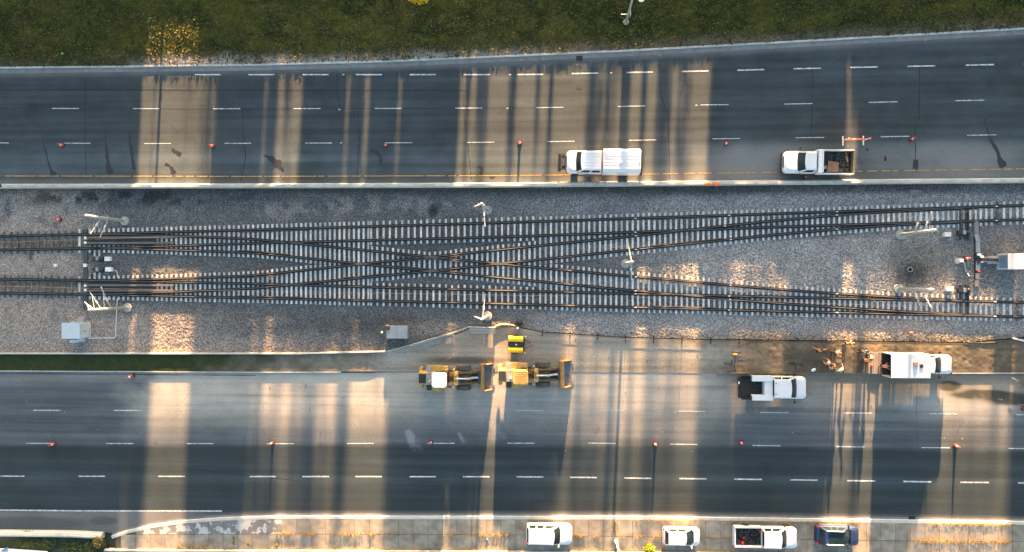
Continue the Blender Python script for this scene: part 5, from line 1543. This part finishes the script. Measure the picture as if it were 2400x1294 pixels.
def skinned(name, mat, verts, edges, parent, root=0):
    bm = bmesh.new(); ly = bm.verts.layers.skin.verify()
    vs = []
    for i, (co, r) in enumerate(verts):
        v = bm.verts.new(co); v[ly].radius = r if isinstance(r, tuple) else (r, r); v[ly].use_root = (i == root); vs.append(v)
    for a, b in edges: bm.edges.new((vs[a], vs[b]))
    me = bpy.data.meshes.new(name); bm.to_mesh(me); bm.free(); me.materials.append(mat)
    o = link(name, me, parent)
    k = o.modifiers.new('skin', 'SKIN'); k.use_smooth_shade = True
    s = o.modifiers.new('sub', 'SUBSURF'); s.levels = 1; s.render_levels = 1
    return o


def hand(t, w, d, name='hand'):
    """palm with five bent fingers, pointing along d"""
    d = d.normalized(); s = d.cross(Vector((0, 0, 1)))
    if s.length < .1: s = Vector((0, 1, 0))
    s.normalize(); n = s.cross(d)
    f = lambda a, b, c: w + d * a + s * b + n * c
    m = MB().rings([[f(0, -.03, -.012), f(0, .03, -.012), f(0, .03, .012), f(0, -.03, .012)], [f(.09, -.042, -.012), f(.09, .042, -.012), f(.09, .042, .012), f(.09, -.042, .012)]])
    for k, l in enumerate((.065, .078, .074, .058)):
        b = -.032 + .0215 * k
        m.tube([f(.085, b, 0), f(.085 + l * .55, b, -.008), f(.085 + l * .9, b, -.03)], .010, 6, .007)
    m.tube([f(.03, .035, 0), f(.06, .065, -.01), f(.085, .07, -.025)], .011, 6, .008)
    m.build(name, SKIN, t, smooth=True)


def person(label, px, py, face, jacket, hat, bend=.15, arms='down', stride=.15, crouch=0.0, z=.15, hatmat=None, stripe=None):
    loc = P(px, py, 1.2); loc.z = z
    t = thing('person', label, 'person', loc, face, 'track workers')
    hz = .92 - .35 * crouch
    hip = Vector((-.12 * bend, 0, hz)); up_ = Vector((math.sin(bend), 0, math.cos(bend)))
    chest = hip + up_ * .30; neck = hip + up_ * .52; head = neck + (up_ * .6 + Vector((.15 * bend, 0, .5))).normalized() * .17
    sh = [neck - up_ * .05 + Vector((0, s * .19, 0)) for s in (-1, 1)]
    pre = {'down': ((.03, .10, -.27), (.10, .10, -.52)), 'forward': ((.14, .09, -.20), (.38, .03, -.22)), 'side': ((.05, .25, -.10), (.14, .45, -.16)),
           'up': ((.20, .16, .02), (.42, .2, .12)), 'low': ((.12, .06, -.25), (.26, .0, -.48))}
    if isinstance(arms, str): arms = (arms, arms)
    el, wr = [], []
    for k, s in enumerate((-1, 1)):
        e, w = pre[arms[k]]
        el.append(sh[k] + Vector((e[0], s * e[1], e[2]))); wr.append(sh[k] + Vector((w[0], s * w[1], w[2])))
    V = [(hip, (.15, .11)), (chest, (.155, .11)), (neck - up_ * .02, (.10, .08)), (neck + (head - neck) * .35, .055), (head, (.082, .095)), (head + (head - neck) * .55, (.07, .08))]
    E = [(0, 1), (1, 2), (2, 3), (3, 4), (4, 5)]
    for k in (0, 1):
        i = len(V); V += [(sh[k], .062), (el[k], .045), (wr[k], .030)]; E += [(2, i), (i, i + 1), (i + 1, i + 2)]
    legs = []
    for k, s in enumerate((-1, 1)):
        a = Vector((stride * s, s * .11, .09)); kn = Vector((stride * s * .5 + .22 * crouch + .03, s * .12, .5 - .12 * crouch)); hp = hip + Vector((0, s * .09, -.04))
        i = len(V); V += [(hp, .095), (kn, .062), (a, .045), (a + Vector((.17, s * .02, -.04)), .04)]; E += [(0, i), (i, i + 1), (i + 1, i + 2), (i + 2, i + 3)]
        legs.append((hp, kn, a))
    skinned('body', SKIN, V, E, t)
    J = [(hip + up_ * .02, (.185, .14)), (chest, (.19, .145)), (neck - up_ * .03, (.13, .10))]; JE = [(0, 1), (1, 2)]
    for k in (0, 1):
        i = len(J); J += [(sh[k], .085), (el[k], .064), (el[k].lerp(wr[k], .85), .048)]; JE += [(2, i), (i, i + 1), (i + 1, i + 2)]
    jk = skinned('jacket', jacket, J, JE, t)
    st = stripe or CONEW
    for k in (-.09, .09):
        MB().tube([chest + Vector((.15, k, .0)), chest + Vector((.16, k, .1)) + up_ * .1, neck + Vector((.08, k, .05)), neck + Vector((-.1, k, .045)), chest + Vector((-.16, k, .05))], .024, 5).build('stripe', st, jk)
    T = [(hip, (.165, .13))]; TE = []
    for hp, kn, a in legs:
        i = len(T); T += [(hp, .115), (kn, .082), (a + Vector((0, 0, .04)), .068)]; TE += [(0, i), (i, i + 1), (i + 1, i + 2)]
    skinned('trousers', TROU, T, TE, t)
    for hp, kn, a in legs:
        MB().rings([[(a.x + x, a.y + y, zz) for x, y in rrect(-.09 + i, .20 - i, .055 - i * .5, .05, .04, 3)] for zz, i in ((0, 0), (.05, 0), (.10, .03), (.13, .05))]).build('boot', BOOT, t)
    hd = (head - neck).normalized()
    q = Vector((0, 0, 1)).rotation_difference(hd)
    hm = MB().lathe([(.155, .06), (.15, .075), (.125, .08), (.12, .12), (.09, .175), (.03, .20)], 14).build('hard_hat', hatmat or hat, t, smooth=True)
    hm.location = head; hm.rotation_euler = q.to_euler()
    fc = MB().lathe([(.010, -.01), (.018, .0), (.008, .035)], 8).build('nose', SKIN, t); fc.location = head + Vector((.095, 0, -.02))
    for s in (-1, 1):
        MB().lathe([(.004, -.008), (.010, 0), (.004, .008)], 6).build('eye', TROU, t).location = head + Vector((.088, s * .033, .012))
        MB().lathe([(.006, -.03), (.02, 0), (.006, .03)], 6).build('ear', SKIN, t).location = head + Vector((0, s * .088, -.01))
        k = 0 if s < 0 else 1
        hand(t, wr[k], wr[k] - el[k])
    MB().tube([head + Vector((.088, -.025, -.055)), head + Vector((.092, .025, -.055))], .006, 5).build('mouth', M('lips', (.3, .12, .1), .6), t)
    return t


HV = M('hi_vis_orange', (.90, .20, .02), .7, var=.12, scale=8)
HVP = M('faded_hi_vis', (.80, .30, .16), .75, var=.15, scale=8)
HVY = M('pale_yellow_vest', (.75, .72, .42), .75, var=.15, scale=8)
NAVYJ = M('dark_jacket', (.022, .025, .032), .85, var=.2, scale=8)
HATW = M('white_hat', (.78, .78, .76), .4)
HATR = M('brown_hat', (.28, .10, .05), .5)
HATB = M('dark_hat', (.05, .045, .05), .5)
LIME = M('lime_stripe', (.75, .75, .15), .5)
person('worker in bright orange with arms spread, farthest left of the crew', 1921, 822, 1.5, HV, HATB, .35, 'side', stripe=LIME)
person('worker in faded orange walking between two groups', 1961, 825, -.6, HVP, HATR, .30, ('forward', 'down'))
person('worker in orange and black bending beside the temporary fence', 1988, 806, .2, HV, HATB, .75, 'low', stripe=NAVYJ)
person('worker in dark jacket with a white stripe left of the ramp', 2023, 824, .4, NAVYJ, HATB, .35, ('side', 'forward'))
person('worker in vivid orange stooping at the edge of the ramp', 2030, 845, .3, HV, ORANGE, .85, ('low', 'forward'), crouch=.4, stripe=LIME)
person('worker in dark clothes leaning over the plank ramp', 2042, 835, -2.2, NAVYJ, HATB, .6, 'forward')
person('worker in orange pushing a long bar, bent over', 1943, 853, 2.4, HV, HATW, .6, ('forward', 'low'), stripe=LIME)
person('worker in faded orange close behind the one with the bar', 1955, 861, 2.6, HVP, HATR, .4, 'forward')
person('worker in a pale yellow vest nearest the road edge', 1970, 868, 2.2, HVY, HATW, .35, ('up', 'down'))
person('worker in orange with bare arms reaching into the open van', 2071, 858, .15, HV, HATR, .55, ('up', 'forward'), stripe=CONEW)
tag(MB().tube([P(1924, 842, .2), P(1936, 850, 1.0)], .03, 6).build('pry_bar', STEEL), 'long dark pry bar held by the bent worker', 'bar')
t = thing('hand_tools', 'two black hand tools dropped on the dirt left of the workers', 'tools', P(1855, 851, .17))
MB().obox((0, 0, 0), (1, .1), .7, .12, .08).obox((.45, -.4, 0), (.1, 1), .6, .06, .06).build('tool_head', RUB, t)
MB().obox((1.1, -.15, 0), (1, -.3), .3, .1, .06).build('handle', RUB, t)

# ================================================================== LEAVES, WEEDS, LITTER, SHRUBS
def px_points(fx, n):
    px, py, z = fx(n)
    X, Y = Pn(px, py)
    return np.stack([X, Y, z], -1)


LEAFY = np.array([(.42, .30, .06), (.30, .20, .07), (.38, .31, .16), (.22, .13, .05), (.50, .40, .10), (.16, .11, .06)])


def leaves_fx(n):
    px = RNG.random(n * 6) * 2700 - 150; py = -60 + RNG.random(n * 6) * 225
    X, Y = Pn(px, py)
    d = L_KERB(px) - py
    w = (.15 + .55 * np.exp(-((px - 950) / 330) ** 2) + .45 * sst(40, 4, d) + .25 * sst(-20, 30, py)) * (.3 + 1.4 * sst(.35, .65, fbm(X * .4, Y * .5, 300)))
    k = (RNG.random(n * 6) < w * .5) & (d > 1)
    px, py = px[k][:n], py[k][:n]
    return px, py, .20 + RNG.random(len(px)) * .05


p = px_points(leaves_fx, 6500)
o = scatter_quads('fallen_leaves', p, .028 + .035 * RNG.random(len(p)), LEAFY[RNG.integers(0, 6, len(p))] * (.35 + .55 * RNG.random((len(p), 1))), LEAF, .45)
tag(o, 'dry yellow and brown leaves scattered over the top lawn', 'leaves', kind='stuff')


def grass_fx(n):
    px = RNG.random(n * 3) * 2640 - 120; py = -40 + RNG.random(n * 3) * 210
    X, Y = Pn(px, py); d = L_KERB(px) - py
    k = (d > -1.5 + 2.5 * RNG.random(n * 3)) & (RNG.random(n * 3) < .25 + 1.2 * sst(.4, .7, fbm(X * .8, Y * 1.2, 320)))
    px, py = px[k][:n], py[k][:n]
    return px, py, .17 + RNG.random(len(px)) * .09


p = px_points(grass_fx, 22000)
gc = np.array([(.035, .045, .010), (.055, .058, .012), (.022, .030, .008), (.09, .08, .02), (.07, .06, .03)])
gp = gc[RNG.integers(0, 5, len(p))] * (.7 + .6 * RNG.random((len(p), 1)))
tag(scatter_quads('grass_tufts', p, .05 + .06 * RNG.random(len(p)), gp, LEAF, .9, 1.6), 'short olive grass tufts covering the top lawn', 'grass', kind='stuff')


def tufts(name, lab, cat, centres, n, spread, h, cols, size=.05):
    c = np.array(centres)[RNG.integers(0, len(centres), n)]
    px = c[:, 0] + RNG.normal(size=n) * spread[0] * (c[:, 2] if c.shape[1] > 2 else 1); py = c[:, 1] + RNG.normal(size=n) * spread[1]
    X, Y = Pn(px, py)
    p = np.stack([X, Y, .15 + RNG.random(n) * h], -1)
    o = scatter_quads(name, p, size * (.6 + .8 * RNG.random(n)), np.array(cols)[RNG.integers(0, len(cols), n)] * (.7 + .6 * RNG.random((n, 1))), LEAF, 1.3, .5)
    return tag(o, lab, cat, kind='stuff')


wc = []
for x in np.concatenate([np.arange(650, 740, 5), np.arange(755, 880, 7), np.arange(905, 1010, 14), np.arange(1040, 1200, 9), np.arange(1340, 1425, 4), np.arange(1455, 1555, 6), np.arange(1640, 1720, 14), np.arange(2130, 2390, 6)]):
    if fbm(np.array([x * .05]), np.array([1.3]), 310)[0] > .38: wc.append((x, float(L_MID(x)), 1))
tufts('joint_weeds', 'dry orange weeds growing along the joint between the paving slabs', 'weeds', wc, 5600, (4, 2.0), .16, [(.28, .15, .03), (.20, .11, .03), (.13, .08, .03), (.36, .24, .05)], .05)
wc = [(x, float(L_LOW(x)) - 2.5, 1) for x in np.concatenate([np.arange(415, 470, 6), np.arange(480, 900, 16), np.arange(900, 1230, 12), np.arange(1340, 1560, 6), np.arange(1640, 1720, 9)])]
wc += [(422, 1276, .6), (450, 1277, .8), (484, 1275, .8), (549, 1270, .3), (549, 1260, .2), (584, 1272, .4), (650, 1275, .5), (1441, 1222, .3), (1440, 1235, .3), (1442, 1245, .4)] * 3
tufts('edge_weeds', 'dry weeds and yellow grass along the foot of the bottom edging', 'weeds', wc, 4600, (5, 2.2), .16, [(.28, .17, .04), (.20, .17, .04), (.14, .09, .03), (.34, .27, .05)], .05)
wc = [(x, float(L_SK(x)) + 1.5, 1) for x in np.concatenate([np.arange(1480, 1720, 12), np.arange(1720, 2010, 9), np.arange(2180, 2380, 7)])]
tufts('kerb_weeds', 'dry brown weeds along the back of the pavement kerb', 'weeds', wc, 2600, (5, 1.6), .10, [(.34, .22, .05), (.24, .14, .04), (.40, .28, .06)], .05)
lt = MB()
for k in range(230):
    if k < 150: x, y = random.uniform(-100, 2500), random.choice((random.uniform(20, 160), random.uniform(440, 520), random.uniform(700, 870), random.uniform(1215, 1285)))
    else: x, y = random.uniform(-100, 2500), random.uniform(860, 1060)
    c = P(x, y, .16 if y < 160 or y > 1200 else .03 if y < 800 else .01 if y > 880 else .16); s = random.uniform(.02, .055)
    lt.obox(c, (math.cos(k), math.sin(k)), s * 1.6, s, s * .5)
tag(lt.build('litter', M('paper_litter', (.55, .55, .53), .8, var=.4, scale=3), fix=False), 'tiny pale scraps of litter scattered about the site', 'litter', kind='stuff')
lt = MB()
for k in range(260):
    x, y = random.uniform(300, 2400), random.uniform(885, 1060) if random.random() < .6 else random.uniform(790, 870)
    if x < 930 and y < 885: continue
    c = P(x, y, .003 if y > 880 else .01); s = random.uniform(.02, .07)
    lt.obox(c, (math.cos(k), math.sin(k)), s * 1.7, s, s * .5)
tag(lt.build('clods', M('dark_clods', (.03, .028, .024), .9, var=.4, scale=3), fix=False), 'small dark clods of dirt dropped on the lower road', 'dirt', kind='stuff')


def shrub(name, label, px, py, r, h, n, cols, z=.12, group=None, leaf=.06):
    t = thing(name, label, 'shrub', P(px, py, 0), 0, group); t.location.z = z
    m = MB()
    for k in range(8):
        a = k * .8; m.tube([(0, 0, 0), (math.cos(a) * r * .4, math.sin(a) * r * .4, h * .5), (math.cos(a) * r * .7, math.sin(a) * r * .7, h * .85)], .018, 5, .006)
    m.build('stem', BARK, t)
    p = crown_pts(n, r, r, h / 2, h / 2, .3)
    scatter_quads('foliage', p, leaf * (.6 + .8 * RNG.random(len(p))), np.array(cols)[RNG.integers(0, len(cols), len(p))] * (.7 + .6 * RNG.random((len(p), 1))), LEAF, 1.2, parent=t)
    return t


shrub('shrub', 'yellow green leafy shrub at the bottom edge beside the hatchback', 1521, 1283, .62, .75, 650, [(.30, .36, .03), (.40, .38, .02), (.18, .26, .03)], leaf=.07)
DG = [(.03, .06, .025), (.045, .075, .03), (.06, .08, .03)]
shrub('shrub', 'dark bush with rust brown side at the end of the white barrier', 238, 1268, .75, .8, 1100, DG + [(.16, .08, .03)])
for x, y, r, lab in ((70, 1268, 1.0, 'dark green shrub under the white barrier, left'), (170, 1284, 1.0, 'dark green shrub at the bottom edge beside the blue roof'), (120, 1266, .6, 'small dark shrub under the middle of the white barrier'), (210, 1285, .7, 'dark low shrub below the rust brown bush')):
    shrub('shrub', lab, x, y, r * 1.5, .26, 1100, DG, group='dark shrubs at the bottom left')
X, Y, _ = P(992, 1)
tree('yellow_tree', 'bright yellow tree whose crown just shows at the top edge', X, Y, 4.2, 1.5, 1.2, 1800, None, leaf=.10, cols=[(.62, .45, .02), (.55, .36, .02), (.45, .32, .03)], gap=.25, tr=.07)

# ================================================================== WHAT STANDS NORTH OF THE FRAME AND SHADES IT
# houses, back fence and street trees along the north side of the lawn; unseen, and shaped to throw the long stripes of shade
SIDING = M('house_siding', (.42, .40, .36), .8, var=.1, scale=.6, rand=.25)
SHING = M('roof_shingle', (.07, .065, .06), .9, var=.25, scale=3, rand=.2)
WGLASS = M('house_glass', (.03, .04, .05), .08, var=.1)
TRIMW = M('white_trim', (.7, .7, .68), .6)


def house(u0, u1, eave, ridge, label, depth=9.0, d=ND, gable='x', over=.25):
    x0, Y = NX(u0, d); x1, _ = NX(u1, d); w = x1 - x0
    h = thing('house', label, 'house', ((x0 + x1) / 2, Y, 0), 0, 'houses north of the upper road')
    hw = w / 2
    MB().box(-hw, hw, 0, depth, -.3, eave).build('wall', SIDING, h)
    if gable == 'x':      # ridge runs along x
        r = MB().rings([[(-hw - over, -.4, eave), (-hw - over, depth + .4, eave), (-hw - over, depth / 2, ridge)], [(hw + over, -.4, eave), (hw + over, depth + .4, eave), (hw + over, depth / 2, ridge)]])
    else:
        r = MB().rings([[(-hw - over, -.4, eave), (hw + over, -.4, eave), (0, -.4, ridge)], [(-hw - over, depth + .4, eave), (hw + over, depth + .4, eave), (0, depth + .4, ridge)]])
    rf = r.build('roof', SHING, h)
    MB().box(hw * .3, hw * .3 + .6, depth * .6, depth * .6 + .6, eave, ridge + .5).build('chimney', M('brick', (.22, .1, .07), .9), rf)
    k = max(1, int(w / 3))
    for fl in range(int(eave // 2.6) or 1):
        for i in range(k):
            cx = -hw + (i + .5) * w / k
            z = .9 + 2.7 * fl
            wd = MB().box(cx - .6, cx + .6, -.03, .0, z, z + 1.2).build('window', TRIMW, h)
            MB().box(cx - .52, cx + .52, -.045, -.03, z + .08, z + 1.12).build('pane', WGLASS, wd)
    return h


BD = 26.0                                                        # metres from the photo's upper edge to the building line
house(-420, -95, 8.6, 11.9, 'three storey house at the far west end of the lawn', d=BD)
house(-85, 311, 8.6, 11.9, 'long three storey house west of the garden gate', d=BD)
house(494, 600, 8.6, 11.9, 'narrow three storey house east of the garden gate', d=BD)
house(692, 792, 6.2, 8.5, 'small cottage added as a sun block in the middle of the tree row', 6.0, d=BD)  # invented block that closes sun gaps over the ballast
house(850, 914, 6.2, 8.5, 'tiny cottage added as a sun block beside the small house', 6.0, d=BD)  # unseen, put in to keep the ballast behind it shaded
house(948, 1058, 8.6, 11.9, 'small three storey house behind the middle of the lawn', d=BD)
house(1658, 1963, 4.6, 6.95, 'low coach house behind the lawn', 6.0, d=BD)
house(2005, 2392, 4.9, 7.7, 'wide two storey house in the east of the row', d=BD)
house(2394, 2800, 8.6, 11.9, 'three storey house at the far east end of the lawn', d=BD)

# back fence: posts and boards
FW = M('fence_wood', (.22, .17, .12), .9, var=.25, scale=2, rand=.15)
bf = thing('back_fence', 'weathered board fence along the back of the lawn', 'fence')
x, Yf = NX(-420)
xe, _ = NX(2800)
Yf -= 1.2
bd = MB().box(-.75, .75, -.012, .012, .05, 2.10).mesh('fence_board', FW)
bl = MB().box(-.75, .75, -.012, .012, .05, 1.62).mesh('fence_board', FW)
xg0, _ = NX(312); xg1, _ = NX(452)
while x < xe:
    link('fence_board', bl if xg0 < x < xg1 else bd, bf, (x, Yf, .12))
    x += 1.5


GT = 'street trees along the back fence'
for u, d, h, r, c0, n, gap, lab, tk in (
        (340, 26, 11.6, 1.45, 6.2, 3200, .15, 'spreading tree with a high crown beside the garden gate', .1),
        (468, 26, 7.0, 1.1, 1.0, 420, .42, 'thin young tree by the narrow house', .08),
        (473, 27, 11.6, 1.0, 6.2, 2200, .1, 'high crowned tree by the narrow house', .08),
        (617, 26, 11.6, .75, .5, 2600, .12, 'first columnar aspen east of the narrow house', .13),
        (742, 25, 6.0, 1.6, .8, 1500, .3, 'broad bushy maple before the small cottage', .15),
        (738, 27, 11.8, 2.6, 6.8, 1500, .35, 'thin topped ash behind the bushy maple', .1),
        (662, 26, 8.6, 1.25, 5.3, 1500, .15, 'round topped cherry added to block sun beside the first aspen', .08),  # added crown, stops low sun reaching the ballast
        (420, 26, 11.4, 1.6, 3.8, 130, .3, 'nearly bare birch added to break up the light by the garden gate', .05),  # sparse leaves added to break up the bright stripe
        (650, 27, 11.6, 1.5, 8.6, 420, .3, 'nearly bare ash top added to thin the light behind the cherry', .05),  # unseen crown put in to weaken the light on the lower road
        (1400, 27, 11.8, 3.0, 6.6, 480, .3, 'airy birch added to thin the light behind the aspen row', .07),  # added see-through crown, dims the sunlit gap
        (1570, 27, 11.8, 3.4, 6.6, 520, .3, 'airy birch added to thin the light behind the lamp post', .07),  # filler crown added to soften the sun below it
        (1780, 26, 8.6, 2.6, 6.2, 700, .35, 'half bare lilac added to thin the light over the coach house roof', .07),  # added leaf screen, cuts sun patches on the ballast
        (2290, 27, 11.8, 2.6, 7.2, 260, .35, 'half bare birch added to thin the light over the east end of the wide house', .07),  # added leaf screen, dims the sun at the right
        (652, 26, 5.3, .45, 1.0, 300, .3, 'low round shrub tree beside the first aspen', .06),
        (816, 26, 11.6, 1.05, .5, 3400, .12, 'second columnar aspen, densely leaved', .13),
        (886, 25, 5.4, 1.2, .6, 900, .33, 'bushy crab apple before the tiny cottage', .13),
        (931, 26, 11.6, .7, .4, 2600, .1, 'slim dense aspen beside the small house', .13),
        (1108, 26, 11.6, 2.3, 5.6, 4200, .16, 'round crowned tree on a bare trunk', .14),
        (1076, 26, 6.3, .3, .4, 400, .2, 'first low slim tree under the round crown', .06),
        (1110, 26, 6.4, .85, .4, 900, .22, 'second low slim tree under the round crown', .08),
        (1180, 26, 6.6, .5, .4, 700, .2, 'low slim tree beside the round crowned one', .08),
        (1270, 26, 11.8, 3.3, 5.5, 6500, .2, 'wide crowned maple with thick dark trunk', .36),
        (1240, 26, 6.0, .35, .4, 350, .2, 'young sapling under the maple', .06),
        (1368, 26, 11.6, .75, .4, 1500, .32, 'loose columnar aspen east of the maple', .12),
        (1404, 26, 11.2, 1.3, .4, 800, .5, 'sparse wide poplar in the aspen row', .1),
        (1446, 26, 11.6, .55, .4, 1700, .2, 'dense poplar behind the lamp post', .13),
        (1489, 26, 11.6, .32, .4, 1400, .1, 'very slim poplar next to the lamp post', .1),
        (1537, 26, 11.6, .95, .4, 1800, .35, 'loose poplar east of the lamp post', .12),
        (1585, 26, 11.0, 1.1, .4, 700, .45, 'bare looking poplar by the coach house', .1),
        (1668, 25, 11.8, 1.25, .5, 4200, .05, 'dense poplar at the coach house corner', .15),
        (1790, 27, 12.2, 3.4, 8.3, 5200, .1, 'large elm whose crown spreads over the coach house', .2),
        (1905, 26, 12.2, 2.7, 6.2, 5200, .08, 'second elm behind the coach house', .2),
        (1706, 26, 12.0, 1.5, 6.4, 2400, .15, 'small elm beside the large one', .14),
        (1860, 27, 12.0, 1.5, 6.4, 1500, .25, 'slender elm between the larger two', .14),
        (1985, 25, 4.75, .95, .2, 2200, .02, 'stout juniper added to block low sun beside the coach house', .1),  # low light blocker put into the gap
        (2022, 26, 11.6, .45, .5, 2200, .08, 'narrow poplar beside the wide house', .12),
        (2140, 27, 11.8, 3.4, 6.6, 1900, .42, 'airy birch over the wide house', .12),
        (2345, 26, 9.5, .62, .5, 1900, .05, 'small conical tree before the wide house', .1)):
    X, Y = NX(u, d)
    tree('street_tree', lab, X, Y, h, r, c0, n, GT, leaf=.14, gap=gap, tr=tk)
